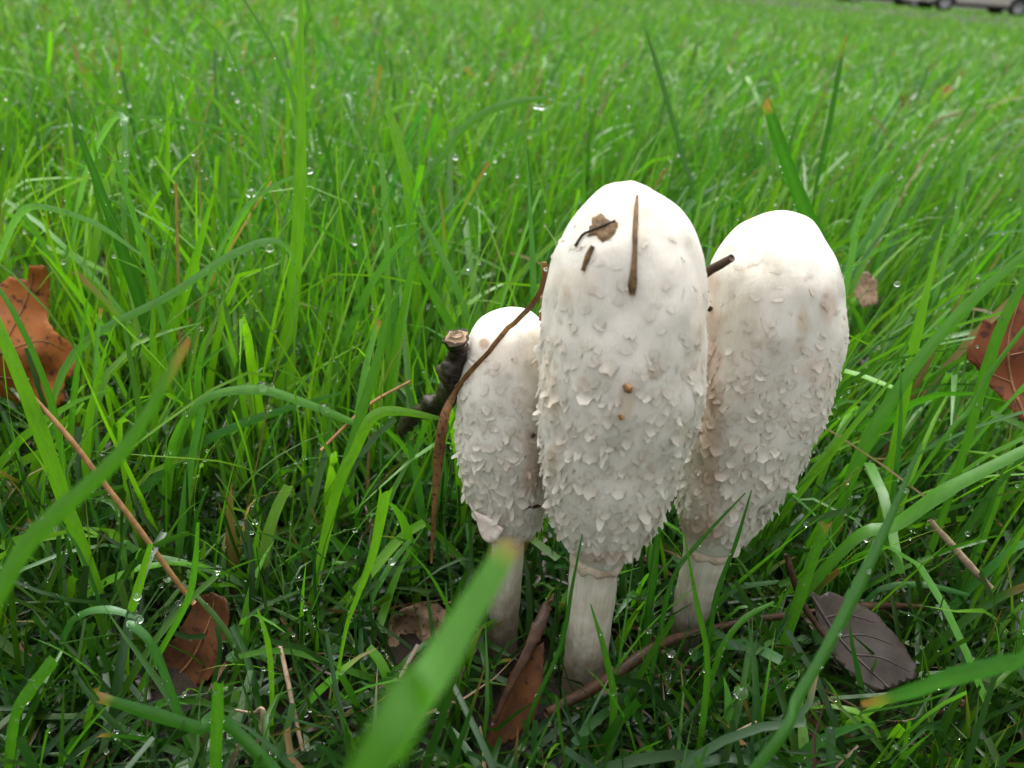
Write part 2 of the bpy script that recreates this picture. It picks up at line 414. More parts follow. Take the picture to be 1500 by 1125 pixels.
    jr = np.array([mnoise.noise(Vector((math.cos(x) * 2.2, math.sin(x) * 2.2, seed))) for x in t])[:, None]
    rr = qe[3] * (1.0 + 0.03 * jr) + 0.0009 * np.cos(PP)
    hh = 0.0016 * np.sin(PP) * (1 + 0.5 * jr) + 0.0003 + 0.0012 * jr
    Pm = qe[:3] + (np.cos(TT)[..., None] * cap.e1 + np.sin(TT)[..., None] * cap.e2) * rr[..., None] + cap.axis * hh[..., None]
    idx = np.arange(900).reshape(90, 10); n1 = np.roll(idx, -1, 0); n2 = np.roll(idx, -1, 1); n12 = np.roll(n1, -1, 1)
    child('collar', mesh_from('collar', Pm.reshape(-1, 3), np.stack([idx, n1, n12, n2], -1).reshape(-1, 4), RINGM), root)
    caps.append((cap, bv, root, PS)); return root
caps = []

def tube_mesh(name, pts, radii, mat, nseg=12, bumpy=0.0, freq=60, cap_ends=True, flat=1.0):
    pts = np.asarray(pts, float); n = len(pts)
    T = unit(np.gradient(pts, axis=0))
    ref = np.array([0.3, 0.9, 0.2]); 
    U = unit(np.cross(T, ref)); W = np.cross(T, U)
    a = np.linspace(0, 2 * np.pi, nseg, endpoint=False)
    P = pts[:, None, :] + np.asarray(radii)[:, None, None] * (np.cos(a)[None, :, None] * U[:, None, :] + flat * np.sin(a)[None, :, None] * W[:, None, :])
    if bumpy:
        for i in range(n):
            for j in range(nseg):
                q = P[i, j]; k = 1 + bumpy * mnoise.noise(Vector(q * freq)) + bumpy * 0.6 * mnoise.noise(Vector(q * freq * 3.1))
                P[i, j] = pts[i] + (q - pts[i]) * k
    idx = np.arange(n * nseg).reshape(n, nseg); nx = np.roll(idx, -1, 1)
    fc = [tuple(map(int, f)) for f in np.stack([idx[:-1], nx[:-1], nx[1:], idx[1:]], -1).reshape(-1, 4)]
    if cap_ends: fc.append(tuple(int(i) for i in idx[0])); fc.append(tuple(int(i) for i in idx[-1][::-1]))
    return mesh_from(name, P.reshape(-1, 3), fc, mat)

m_mid = build_mushroom(MID_CAP, MID_STEM, (853, 1010), 'tallest shaggy white mushroom with brown plant debris stuck on its cap', 1,
    [(925, 300, 60, 30, CREAM, 0.5), (885, 330, 36, 24, CREAM, 0.7), (840, 420, 40, 30, CREAM, 0.45), (940, 310, 20, 40, TAN, 0.3), (812, 680, 12, 26, TAN, 0.45), (806, 560, 14, 60, CREAM, 0.6),
     (920, 590, 12, 30, TAN, 0.5), (1026, 470, 8, 90, CREAM, 0.6), (870, 818, 60, 10, PINK, 0.5)], lean=0.006)
m_rgt = build_mushroom(RGT_CAP, RGT_STEM, (1000, 948), 'shaggy white mushroom with brown stained side beside the tallest one', 2,
    [(1040, 560, 20, 170, PINK, 0.7), (1030, 700, 22, 90, TAN, 0.4), (1178, 470, 10, 34, TAN, 0.6), (1212, 450, 12, 30, PINK, 0.6), (1195, 540, 30, 30, PINK, 0.3), (1020, 780, 40, 22, PINK, 0.8), (1070, 350, 24, 20, CREAM, 0.6)], lean=0.008)
m_lft = build_mushroom(LFT_CAP, LFT_STEM, (735, 940), 'smallest shaggy white mushroom with a dry grass blade lying across it', 3,
    [(709, 503, 7, 7, BRN, 0.7), (745, 520, 40, 40, PINK, 0.25), (690, 545, 9, 12, TAN, 0.6), (782, 690, 16, 40, PINK, 0.7), (778, 640, 10, 12, TAN, 0.4)], lean=0.004)

def on_cap(ci, x, y, off=0.0004):
    d = Vector(ray(x, y)).normalized()
    h = caps[ci][1].ray_cast(Vector(CAM), d)
    if h[0] is None: return None, None
    return np.array(h[0] + h[1] * off), np.array(h[1])

# blade pieces draped or stuck -------------------------------------------------
GRASSCOLS = dict(bright=(0.125, 0.34, 0.010), mid=(0.070, 0.245, 0.012), blue=(0.050, 0.195, 0.036), dark=(0.030, 0.145, 0.012), pale=(0.11, 0.29, 0.07))
TIP = np.array((0.30, 0.17, 0.06))
droplet_spots = []       # (position, normal, size hint)
def blade_mesh(pts, widths, mat, col, fold=0.22, twist=0.0, tip=None, blunt=False, n=26, drops=0, droprad=0.0004, view_from=CAM, sides=None):
    """ribbon through 3-D points with a folded midrib and a little thickness of its own"""
    P = spline(np.asarray(pts), n); w = np.interp(np.linspace(0, 1, n), np.linspace(0, 1, len(widths)), widths)
    T = unit(np.gradient(P, axis=0))
    side = unit(np.cross(T, (P - view_from) if sides is None else np.tile(sides, (n, 1))))
    nr = np.cross(side, T)
    tw = twist if np.ndim(twist) else np.full(n, twist)
    s2 = side * np.cos(tw)[:, None] + nr * np.sin(tw)[:, None]; n2 = np.cross(s2, T)
    t = np.linspace(0, 1, n)
    # a slightly wavy blade edge
    ph = random.random() * 6
    wav = 1 + 0.05 * np.sin(t * 17 + ph) + 0.03 * np.sin(t * 41 + ph * 2)
    w = w * wav
    offs = (-1.0, -0.5, 0.0, 0.5, 1.0); dep = (0.0, -0.62, -1.0, -0.62, 0.0)
    V = np.concatenate([np.stack([P + s2 * (o * w / 2)[:, None] + n2 * (d * fold * w / 2)[:, None] for o, d in zip(offs, dep)], 1)], 0)
    if tip is not None or w[-1] > 0.5 * w.max():
        for j in range(5): V[-1, j] += T[-1] * w[-1] * random.uniform(-0.7, 0.35)
    k = len(offs)
    idx = np.arange(n * k).reshape(n, k)
    f1 = np.stack([idx[:-1, :-1], idx[1:, :-1], idx[1:, 1:], idx[:-1, 1:]], -1).reshape(-1, 4)
    c = np.tile(np.array(col, float), (n * k, 1)); tv = np.repeat(t, k)
    # pale sheath near the root, dry tip where the photograph has one
    root_w = np.clip(1 - tv / 0.18, 0, 1)[:, None] * (0.5 if sides is None else 0.0); c = c * (1 - root_w) + np.array((0.16, 0.25, 0.06)) * root_w
    mid = np.tile(np.array([0, 0.05, 0.22, 0.05, 0]), n)[:, None]; c = c * (1 - mid) + np.array((0.13, 0.27, 0.06)) * mid
    if tip is not None:
        e = np.array([mnoise.noise(Vector((u_ * 3, ph, 0))) for u_ in np.tile(offs, n)])
        tw_ = np.clip((tv - (1 - 1.7 * tip) + 0.03 * e) / (0.9 * tip), 0, 1)[:, None]; c = c * (1 - tw_) + np.array((0.26, 0.27, 0.05)) * tw_
        tw_ = np.clip((tv - (1 - tip) + 0.03 * e) / (0.7 * tip), 0, 1)[:, None]; c = c * (1 - tw_) + TIP * tw_
    bl = np.stack([np.tile(offs, n), tv * 2, np.full(n * k, random.random() * 50)], -1)
    for _ in range(drops):
        i = random.randrange(4, n - 1); j = random.choice((0, 0, 4, 4, 2, 1, 3))
        droplet_spots.append((V[i, j], n2[i] if n2[i][2] > 0 else -n2[i], droprad * random.uniform(0.5, 1.6), j in (0, 4)))
    return mesh_from('grass_blade', V.reshape(-1, 3), f1, mat, cols=c, blv=bl)

# ------------------------------------------------------------------ traced grass blades that stand out (root ... tip)
# (pixel points root->tip, Y root, Y tip, widths px, colour, dry tip, label)
HB = [
 ([(500, 1200), (560, 1105), (640, 975), (755, 785)], 0.038, 0.066, (62, 68, 66, 56, 40), 'mid', 0.035, 'wide out-of-focus blade with brown tip crossing before the smallest mushroom'),
 ([(-90, 1010), (-20, 900), (50, 785), (180, 660), (277, 497)], 0.085, 0.105, (30, 30, 30, 26, 12), 'mid', 0.04, 'soft blurred blade with yellow tip slanting over the orange straw'),
 ([(1600, 935), (1500, 965), (1400, 990), (1330, 1015), (1262, 1032)], 0.095, 0.105, (36, 36, 36, 30, 12), 'blue', 0.08, 'blurred drop-covered blade with yellow tip over the grey leaf'),
 ([(1085, 1150), (1170, 1020), (1232, 910), (1290, 790), (1350, 650)], 0.095, 0.14, (22, 25, 26, 22, 6), 'dark', None, 'long blurred blade rising across the grey-brown leaf'),
 ([(1215, 800), (1250, 690), (1310, 580), (1400, 465), (1530, 345)], 0.235, 0.25, (18, 27, 28, 25, 12), 'mid', None, 'broad smooth blade leaning away beside the stained mushroom'),
 ([(1215, 400), (1180, 310), (1150, 232), (1122, 148)], 0.34, 0.33, (26, 30, 28, 20), 'dark', 0.025, 'dark blade with chewed brown tip behind the stained mushroom'),
 ([(402, 660), (415, 560), (430, 420), (440, 260), (441, 130), (440, -30)], 0.29, 0.30, (40, 40, 30, 24, 18, 8), 'bright', None, 'tall upright yellow-green stalk standing above the other grass'),
 ([(236, 600), (215, 480), (180, 370), (140, 260), (95, 143)], 0.31, 0.30, (24, 26, 24, 18, 4), 'dark', None, 'dark straight blade crossing a brighter one in a V'),
 ([(252, 500), (248, 400), (245, 300), (246, 200), (246, 138)], 0.34, 0.33, (12, 12, 11, 10, 4), 'bright', None, 'slim upright blade beside the drooping pale blade'),
 ([(110, 330), (135, 230), (165, 175), (180, 172), (183, 200), (182, 340)], 0.34, 0.31, (10, 13, 13, 14, 14, 9), 'pale', None, 'pale blade folded over with a row of drops hanging down'),
 ([(-40, 470), (0, 372), (28, 315), (62, 303), (140, 328), (205, 372)], 0.27, 0.27, (10, 14, 15, 14, 12, 5), 'pale', None, 'pale arched blade over the orange leaf'),
 ([(100, 530), (250, 432), (335, 376), (392, 353), (420, 362), (432, 390)], 0.26, 0.28, (16, 16, 18, 14, 10, 4), 'pale', None, 'pale arched blade reaching the tall stalk'),
 ([(130, 185), (200, 172), (262, 176), (330, 190), (392, 204)], 0.40, 0.40, (6, 7, 7, 6, 4), 'mid', None, 'thin blade lying level across upright blades'),
 ([(400, 265), (330, 165), (262, 97), (172, 25)], 0.42, 0.40, (9, 9, 8, 3), 'bright', None, 'thin slanting blade behind the tall stalk'),
 ([(380, 220), (365, 150), (330, 62), (277, 9)], 0.42, 0.42, (8, 8, 7, 3), 'mid', None, 'thin bowed blade edged with drops'),
 ([(445, 260), (436, 165), (402, 75), (352, -10)], 0.33, 0.33, (10, 11, 9, 4), 'mid', None, 'side leaf bending off the tall stalk'),
 ([(120, 800), (95, 735), (55, 620), (5, 495), (-20, 440)], 0.185, 0.19, (26, 32, 32, 26, 16), 'bright', None, 'broad bright blade leaning over the orange straw end'),
 ([(95, 690), (78, 600), (50, 520), (10, 440), (-30, 390)], 0.21, 0.21, (12, 14, 13, 10, 5), 'mid', None, 'narrow blade in front of the orange leaf'),
 ([(98, 720), (103, 640), (112, 550), (128, 437)], 0.24, 0.24, (13, 14, 12, 4), 'mid', None, 'upright tapering blade at the edge of the orange leaf'),
 ([(140, 620), (139, 560), (142, 500), (148, 450)], 0.245, 0.24, (8, 9, 9, 8), 'pale', 0.06, 'stiff pale blade with a cut tip near the orange leaf'),
 ([(226, 640), (228, 560), (224, 500), (224, 455)], 0.26, 0.26, (16, 16, 15, 6), 'bright', None, 'short upright blade growing at the foot of a V of blades'),
 ([(225, 620), (245, 505), (280, 400), (312, 285)], 0.285, 0.29, (24, 26, 22, 5), 'bright', None, 'bright blade forming the other arm of a V'),
 ([(250, 690), (272, 620), (310, 580), (380, 571), (440, 588), (500, 612), (556, 634)], 0.23, 0.245, (14, 18, 18, 20, 20, 16, 5), 'mid', None, 'arching blade bearing two big water drops'),
 ([(150, 760), (215, 712), (285, 655), (370, 615), (500, 575)], 0.225, 0.25, (20, 22, 22, 19, 6), 'blue', None, 'long low blade under the arching one'),
 ([(480, 760), (505, 690), (528, 610), (552, 530), (571, 443)], 0.22, 0.235, (22, 24, 24, 20, 4), 'mid', None, 'tall pointed blade left of the dark twig'),
 ([(520, 640), (528, 580), (540, 520), (556, 466)], 0.25, 0.25, (13, 14, 14, 11), 'pale', 0.05, 'pale blunt blade behind a pointed one near the dark twig'),
 ([(490, 730), (520, 660), (545, 612), (580, 602), (645, 613)], 0.20, 0.21, (22, 24, 24, 22, 8), 'bright', None, 'bright blade bent over the foot of the dark twig'),
 ([(700, 520), (670, 425), (640, 360), (596, 282)], 0.30, 0.31, (15, 17, 15, 3), 'mid', None, 'straight blade slanting behind the dark twig'),
 ([(690, 540), (645, 450), (605, 380), (549, 288)], 0.29, 0.29, (18, 18, 16, 4), 'mid', None, 'wider slanting blade edged with fine drops behind the dark twig'),
 ([(600, 300), (640, 240), (690, 178), (745, 152), (816, 141)], 0.42, 0.43, (12, 13, 15, 18, 4), 'mid', None, 'bowed blade with drops hanging under its tip'),
 ([(600, 300), (590, 240), (578, 190), (566, 145)], 0.38, 0.38, (20, 24, 22, 5), 'bright', None, 'short broad leaf standing behind the slanting blades'),
 ([(1015, 300), (1000, 230), (968, 115), (945, 42)], 0.42, 0.43, (10, 11, 11, 3), 'dark', None, 'dark narrow blade rising behind the tallest mushroom'),
 ([(505, 930), (525, 870), (548, 805), (566, 712)], 0.165, 0.17, (8, 12, 18, 28), 'bright', None, 'small bright leaf with a square cut tip'),
 ([(780, 1040), (822, 945), (838, 860), (853, 783)], 0.155, 0.158, (10, 9, 8, 3), 'dark', None, 'thin dark blade in front of the tallest mushroom stem'),
 ([(890, 1120), (899, 1030), (886, 955), (865, 885)], 0.148, 0.15, (16, 17, 14, 3), 'mid', None, 'pointed blade at the foot of the tallest mushroom'),
 ([(1035, 960), (1050, 870), (1078, 795), (1101, 718)], 0.175, 0.178, (12, 11, 9, 3), 'dark', None, 'dark upright blade before the stained mushroom'),
 ([(960, 960), (985, 850), (1028, 790), (1092, 722)], 0.17, 0.175, (12, 11, 9, 3), 'dark', None, 'dark blade curving up before the stained mushroom'),
 ([(1028, 1070), (1036, 965), (1020, 880), (1003, 785)], 0.15, 0.155, (14, 14, 11, 3), 'mid', None, 'narrow green blade before the stained mushroom stem'),
 ([(940, 1000), (950, 900), (958, 830), (968, 742)], 0.19, 0.195, (16, 18, 18, 10), 'dark', None, 'dark blade in the gap between two stems'),
 ([(1040, 1000), (1060, 945), (1092, 905), (1134, 882)], 0.165, 0.17, (12, 13, 13, 7), 'mid', None, 'short slanting blade right of the stained mushroom stem'),
 ([(1150, 940), (1170, 880), (1190, 820), (1212, 762)], 0.19, 0.195, (22, 24, 24, 20), 'mid', 0.04, 'stout cut blade beside the thin brown twig'),
 ([(1380, 400), (1396, 340), (1406, 285), (1419, 223)], 0.36, 0.36, (10, 11, 11, 6), 'pale', None, 'pale blade beaded with drops above the rust leaf'),
 ([(1245, 390), (1252, 340), (1270, 292), (1301, 252)], 0.34, 0.34, (14, 15, 14, 9), 'pale', None, 'pale curved blade just above the stained mushroom'),
 ([(1290, 760), (1318, 620), (1345, 480), (1382, 330)], 0.25, 0.26, (18, 22, 20, 4), 'bright', None, 'bright long blade crossing the broad leaning one'),
 ([(1240, 800), (1310, 770), (1380, 722), (1440, 690), (1540, 640)], 0.20, 0.20, (24, 30, 32, 28, 18), 'mid', None, 'broad glossy blade lying under the rust leaf'),
 ([(1370, 660), (1420, 600), (1455, 540), (1540, 430)], 0.22, 0.225, (9, 11, 12, 6), 'mid', None, 'curving narrow blade across the rust leaf'),
 ([(1400, 700), (1440, 560), (1470, 470), (1520, 380)], 0.225, 0.23, (16, 24, 24, 14), 'mid', None, 'wide blade standing before the rust leaf'),
 ([(360, 1085), (290, 1066), (215, 1043), (140, 1020)], 0.125, 0.125, (30, 32, 32, 24), 'dark', 0.05, 'dark cut blade lying below the mottled brown leaf'),
 ([(315, 1180), (316, 1110), (318, 1050), (320, 1000)], 0.12, 0.122, (24, 26, 26, 22), 'mid', None, 'stubby cut blade standing below the mottled brown leaf'),
 ([(398, 1060), (398, 1000), (392, 940), (377, 892)], 0.15, 0.152, (8, 11, 13, 4), 'bright', None, 'bright hooked blade beside the mottled brown leaf'),
 ([(205, 1010), (270, 890), (285, 830), (290, 765)], 0.16, 0.162, (12, 14, 14, 6), 'mid', None, 'blade rising in front of the mottled brown leaf'),
 ([(260, 1040), (225, 950), (200, 920), (185, 912)], 0.145, 0.147, (16, 18, 18, 14), 'blue', None, 'dewy cut blade slanting onto the mottled brown leaf'),
 ([(95, 930), (120, 900), (160, 893), (210, 907)], 0.165, 0.165, (13, 16, 17, 12), 'blue', None, 'short arched blade with a drop on its cut end'),
 ([(20, 1060), (45, 1010), (80, 965)], 0.13, 0.132, (22, 28, 26), 'mid', None, 'thick short cut blade covered with drops'),
 ([(400, 640), (480, 540), (540, 430), (640, 300)], 0.33, 0.35, (8, 10, 10, 3), 'mid', None, 'fine slanting blade right of the tall stalk'),
 ([(1200, 250), (1215, 180), (1228, 110), (1240, 50)], 0.5, 0.5, (10, 12, 10, 3), 'dark', 0.1, 'dark blade with a brown tip above the chewed one'),
 ([(395, 460), (380, 380), (372, 330), (368, 284)], 0.33, 0.33, (7, 8, 7, 5), 'mid', None, 'thin upright blade holding a drop at its tip'),
 ([(300, 430), (345, 326), (392, 278), (457, 248)], 0.30, 0.30, (9, 10, 9, 5), 'pale', None, 'curved blade with a wet brown tip touching the tall stalk'),
 ([(186, 970), (190, 905), (203, 860), (221, 796)], 0.165, 0.167, (8, 14, 20, 9), 'bright', None, 'bright bud-shaped blade with a drop hanging from it'),
 ([(180, 802), (213, 813), (317, 838), (424, 892)], 0.197, 0.205, (13, 15, 15, 10), 'pale', None, 'pale straight blade with drops above the mottled brown leaf'),
 ([(1270, 880), (1300, 860), (1355, 857), (1420, 872)], 0.21, 0.21, (10, 13, 14, 8), 'blue', None, 'low arched blade with a bright drop right of the grey leaf'),
 ([(1055, 885), (1075, 866), (1094, 858), (1140, 852)], 0.20, 0.20, (8, 10, 11, 8), 'blue', None, 'low wet blade beside the stained mushroom stem'),
 ([(545, 880), (557, 853), (575, 823), (602, 790)], 0.198, 0.20, (10, 12, 13, 10), 'pale', None, 'dewy cut blade left of the wide blurred blade'),
]
for pts, Y0, Y1, wpx, cn, tip, lab in HB:
    k = len(pts); tt = np.linspace(0, 1, k)
    P = np.array([at_Y(x, y, Y0 + (Y1 - Y0) * t) for (x, y), t in zip(pts, tt)])
    W = [np.interp(i / (len(wpx) - 1), tt, [vdepth(p) for p in P]) * w / F for i, w in enumerate(wpx)]
    W = [w * (0.68 if Y0 > 0.1 else 0.88) for w in W]
    if P[0][2] > 0.002:                       # carry the blade on down to its root in the soil
        d = P[0] - P[1]; hx = np.clip(d[0] / max(1e-3, -d[2]) if d[2] < 0 else 0, -0.7, 0.7)
        root = np.array([P[0][0] + hx * P[0][2] * 0.6, P[0][1], -0.004])
        if Y0 < 0.13 and d[2] < -0.012: root = P[0] + d * ((P[0][2] + 0.004) / -d[2])
        elif Y0 < 0.13: root = P[0] + np.array([0.06 * np.sign(d[0]), -0.03, -P[0][2] - 0.004])
        P = np.vstack([root, P]); W = [W[0] * 0.85] + W
    c = np.array(GRASSCOLS[cn]) * random.uniform(0.9, 1.1)
    me = blade_mesh(P, W, GRASS, c, fold=random.uniform(0.15, 0.3) if Y1 > 0.1 else 0.08, twist=random.uniform(-0.35, 0.35) if Y1 > 0.1 else 0.0, tip=tip, n=34, drops=random.randint(5, 12) if Y1 > 0.1 else 0, droprad=0.00036, sides=fw if Y0 < 0.13 else None)
    b = link('grass_blade', me)
    tag(b, lab, 'grass blade', 'grass blades that stand out around the mushrooms')

# ------------------------------------------------------------------ dead leaves
protect = []      # pixel polygons kept free of most random blades: (poly, depth, probability)
def inside(poly, x, y):
    poly = np.asarray(poly, float); r = np.zeros(len(x), bool); n = len(poly)
    for i in range(n):
        x1, y1 = poly[i]; x2, y2 = poly[(i + 1) % n]
        c = ((y1 > y) != (y2 > y)) & (x < (x2 - x1) * (y - y1) / (y2 - y1 + 1e-9) + x1); r ^= c
    return r
def leaf(poly, anchor, Y, normal, mat, label, cat='leaf', midrib=None, veins=(), vein_mat=None, curl=0.004, freq=30, thick=0.0003, group=None, parent=None, name='dead_leaf', z=None):
    """an outline of real size on a plane through the anchor, filled, buckled and given thickness"""
    A = at_Y(*anchor, Y) if z is None else at_ground(*anchor, z)
    n = unit(np.array(normal, float))
    def on_plane(x, y):
        d = ray(x, y); return CAM + d * (((A - CAM) @ n) / (d @ n))
    e1 = unit(np.cross(n, [0.2, 0.1, 1])); e2 = np.cross(n, e1)
    W = np.array([on_plane(*p) for p in poly]); q = np.stack([(W - A) @ e1, (W - A) @ e2], -1)
    # ragged outline
    out = []
    for i in range(len(q)):
        a, b = q[i], q[(i + 1) % len(q)]; m = max(2, int(np.linalg.norm(b - a) / 0.0011))
        for t in range(m):
            p = a + (b - a) * t / m
            out.append(p + np.array([mnoise.noise(Vector((p[0] * 700, p[1] * 700, 1))), mnoise.noise(Vector((p[0] * 700, p[1] * 700, 5)))]) * 0.00045)
    lo, hi = np.min(out, 0), np.max(out, 0); step = max(0.0016, (hi - lo).max() / 30)
    gx, gy = np.meshgrid(np.arange(lo[0], hi[0], step), np.arange(lo[1], hi[1], step)); gx = gx.ravel(); gy = gy.ravel()
    ins = inside(out, gx, gy)
    pts = [Vector(p) for p in out] + [Vector((a, b)) for a, b in zip(gx[ins], gy[ins])]
    no = len(out)
    r = delaunay_2d_cdt(pts, [(i, (i + 1) % no) for i in range(no)], [], 1, 1e-6)
    cen = np.mean(out, 0); ext = (hi - lo).max() / 2
    def buckle(p):
        d = np.linalg.norm(np.asarray(p) - cen) / ext
        return curl * (mnoise.noise(Vector((p[0] * freq, p[1] * freq, A[0] * 50))) + 0.5 * mnoise.noise(Vector((p[0] * freq * 2.7, p[1] * freq * 2.7, A[1] * 50))) + 0.5 * d * d)
    def to3(p): return A + e1 * p[0] + e2 * p[1] + n * buckle(p)
    Vv = np.array([to3(p) for p in r[0]])
    k = len(Vv); fc = [tuple(f) for f in r[2]]
    bot = Vv - n * thick
    fall = fc + [tuple(i + k for i in f[::-1]) for f in fc]
    edges = {}
    for f in fc:
        for i in range(3):
            e = (f[i], f[(i + 1) % 3]); edges[e] = 1
    for (a, b) in list(edges):
        if (b, a) not in edges: fall.append((b, a, a + k, b + k))
    root = empty(name, tuple(A))
    if parent is None: tag(root, label, cat, group)
    me = mesh_from('blade', np.vstack([Vv, bot]), fall, mat); child('leaf_blade', me, root)
    def rib(pl, w0, w1, nm):
        pp = []
        for x, y in pl:
            wv = on_plane(x, y); qq = np.array([(wv - A) @ e1, (wv - A) @ e2]); pp.append(qq)
        sp = spline(np.array(pp), 16); P3 = np.array([to3(p) for p in sp])
        sgn = 1 if (CAM - A) @ n > 0 else -1
        P3 = P3 + n * sgn * (thick * 0.3 if sgn > 0 else thick * 1.3)
        child(nm, tube_mesh(nm, P3, np.linspace(w0, w1, 16), vein_mat or EDGE_M, 6), root)
    if midrib: rib(midrib, 0.0006, 0.00025, 'midrib')
    for vn in veins: rib(vn, 0.0003, 0.00012, 'vein')
    px, py, dz = project(A[None])
    protect.append((poly, float(dz[0]) + 0.01, 0.88 if ext > 0.008 and Y < 0.5 else (0.3 if Y < 0.5 else 0.0)))
    return root

leaf([(-70, 430), (-20, 425), (5, 412), (14, 405), (40, 410), (45, 390), (68, 391), (74, 408), (70, 448), (70, 468), (80, 484), (104, 503), (118, 524), (110, 548), (96, 560), (96, 588), (70, 606), (30, 592), (0, 580), (-60, 600), (-100, 520)],
     (20, 590), 0.285, (0.25, -0.8, 0.5), ORANGE_LEAF, 'orange dead leaf with a curled torn top standing in the grass', midrib=[(-40, 590), (10, 510), (50, 400)], veins=[[(5, 520), (60, 500), (100, 515)], [(-15, 550), (40, 560), (80, 585)]], curl=0.007)
leaf([(1505, 400), (1487, 430), (1474, 459), (1453, 473), (1442, 466), (1435, 482), (1427, 496), (1417, 508), (1416, 524), (1423, 531), (1439, 545), (1445, 560), (1468, 583), (1479, 600), (1494, 616), (1512, 630), (1560, 600), (1600, 520), (1590, 440), (1550, 405)],
     (1500, 610), 0.255, (-0.3, -0.85, 0.45), RUST_LEAF, 'rust brown toothed leaf half hidden by green blades', midrib=[(1500, 612), (1484, 560), (1478, 500), (1500, 420)], veins=[[(1484, 560), (1450, 545), (1430, 525)], [(1480, 520), (1530, 510), (1570, 500)]], curl=0.003)
leaf([(286, 876), (313, 867), (337, 877), (341, 893), (333, 937), (323, 980), (302, 1003), (255, 1014), (226, 995), (230, 962), (258, 935), (275, 900)],
     (285, 990), 0.178, (-0.25, -0.75, 0.6), BROWN_LEAF, 'mottled brown leaf sunk among short wet blades', midrib=[(250, 1005), (290, 950), (318, 872)], curl=0.003)
leaf([(1181, 868), (1191, 870), (1198, 876), (1211, 868), (1234, 874), (1261, 885), (1287, 904), (1302, 923), (1321, 945), (1340, 979), (1342, 993), (1321, 1002), (1302, 1010), (1279, 1013), (1257, 995), (1234, 972), (1215, 953), (1200, 919), (1193, 896)],
     (1260, 950), 0.19, (-0.1, -0.55, 0.85), GREY_LEAF, 'smooth grey-brown dead leaf lying beside the thin twig', midrib=[(1183, 870), (1215, 915), (1255, 962), (1300, 1008)],
     veins=[[(1208, 905), (1240, 900), (1280, 912)], [(1228, 932), (1265, 930), (1305, 945)], [(1250, 958), (1290, 965), (1330, 985)], [(1215, 915), (1222, 940), (1232, 965)]], vein_mat=GREY_VEIN, curl=0.0025, z=0.022)
leaf([(797, 940), (794, 1017), (782, 1057), (755, 1083), (712, 1106), (719, 1060), (748, 985), (775, 950)],
     (765, 1020), 0.165, (-0.35, -0.8, 0.5), ORANGE_LEAF if False else BROWN_LEAF, 'dark orange-brown leaf strip at the foot of the tallest mushroom', curl=0.002)
leaf([(568, 945), (572, 905), (590, 892), (612, 884), (640, 884), (655, 896), (652, 925), (640, 950), (610, 962), (585, 960)],
     (610, 930), 0.205, (0.1, -0.7, 0.7), PALE_LEAF, 'crumpled pale brown leaf behind the wide blurred blade', curl=0.006, freq=90)
leaf([(254, 785), (263, 778), (285, 790), (287, 808), (262, 812), (252, 802)], (270, 800), 0.24, (0.1, -0.7, 0.7), ORANGE_LEAF, 'small orange leaf scrap in a dark gap between blades', curl=0.002)
leaf([(325, 605), (345, 602), (352, 618), (340, 630), (324, 622)], (338, 616), 0.32, (0.1, -0.7, 0.7), RUST_LEAF, 'tiny dark red leaf scrap under the arching blade', curl=0.002)
leaf([(1255, 402), (1270, 398), (1284, 412), (1283, 446), (1262, 452), (1250, 430)], (1268, 425), 0.4, (0.0, -0.8, 0.5), PALE_LEAF, 'greyish leaf scrap just behind the stained mushroom', curl=0.002)
leaf([(1370, 132), (1376, 126), (1390, 124), (1398, 134), (1394, 148), (1384, 150), (1372, 146)], (1388, 140), 1.45, (0.0, -0.7, 0.6), RED_LEAF, 'red leaf showing in bits between distant blades', curl=0.003)
leaf([(1316, 145), (1326, 138), (1334, 148), (1330, 160), (1318, 160)], (1325, 150), 1.2, (0.0, -0.8, 0.5), BROWN_LEAF, 'small brown leaf bit near the red leaf', curl=0.002)
leaf([(-15, 640), (8, 648), (20, 664), (12, 684), (-8, 690)], (0, 670), 0.29, (0.2, -0.7, 0.6), RUST_LEAF, 'rust coloured leaf scrap below the orange leaf', curl=0.002)
leaf([(5, 790), (18, 795), (15, 812), (-6, 815)], (5, 803), 0.23, (0.2, -0.7, 0.6), RUST_LEAF, 'little rust leaf scrap beside the blurred blade', curl=0.002)

# ------------------------------------------------------------------ twigs, straws and debris
def stick(name, pts, Ys, rpx, mat, label, cat, bumpy=0.15, nseg=12, n=60, group=None, freq=300, flat=1.0):
    Yv = np.interp(np.linspace(0, 1, len(pts)), np.linspace(0, 1, len(Ys)), Ys)
    P = np.array([at_Y(x, y, Y) for (x, y), Y in zip(pts, Yv)])
    Rd = np.interp(np.linspace(0, 1, n), np.linspace(0, 1, len(rpx)), rpx)
    S = spline(P, n); Rd = Rd * np.array([vdepth(p) for p in S]) / F
    return S, Rd, tube_mesh(name, S, Rd, mat, nseg, bumpy, freq, flat=flat)
Yl = caps[2][0].P[0][1]
S, Rd, me = stick('twig', [(669, 494), (670, 520), (661, 545), (666, 566), (652, 584), (626, 597), (604, 612), (588, 632)], [Yl - 0.006, Yl - 0.003, Yl + 0.012, Yl + 0.03], (20, 15, 13, 22, 15, 19, 12, 15, 9, 12, 7), BARK, '', '', 0.5, 16, 80)
root = empty('twig', tuple(S[-1])); tag(root, 'dark wet twig with a pale cut end touching the smallest mushroom', 'twig')
child('bark', me, root)
T0 = unit(S[0] - S[2]); ce = [S[0] + T0 * t for t in (-0.001, 0.0004, 0.0012)]
child('cut_end', tube_mesh('cut_end', ce, [Rd[0] * 0.8, Rd[0] * 0.78, Rd[0] * 0.45], WOOD, 14, 0.45, 500), root)
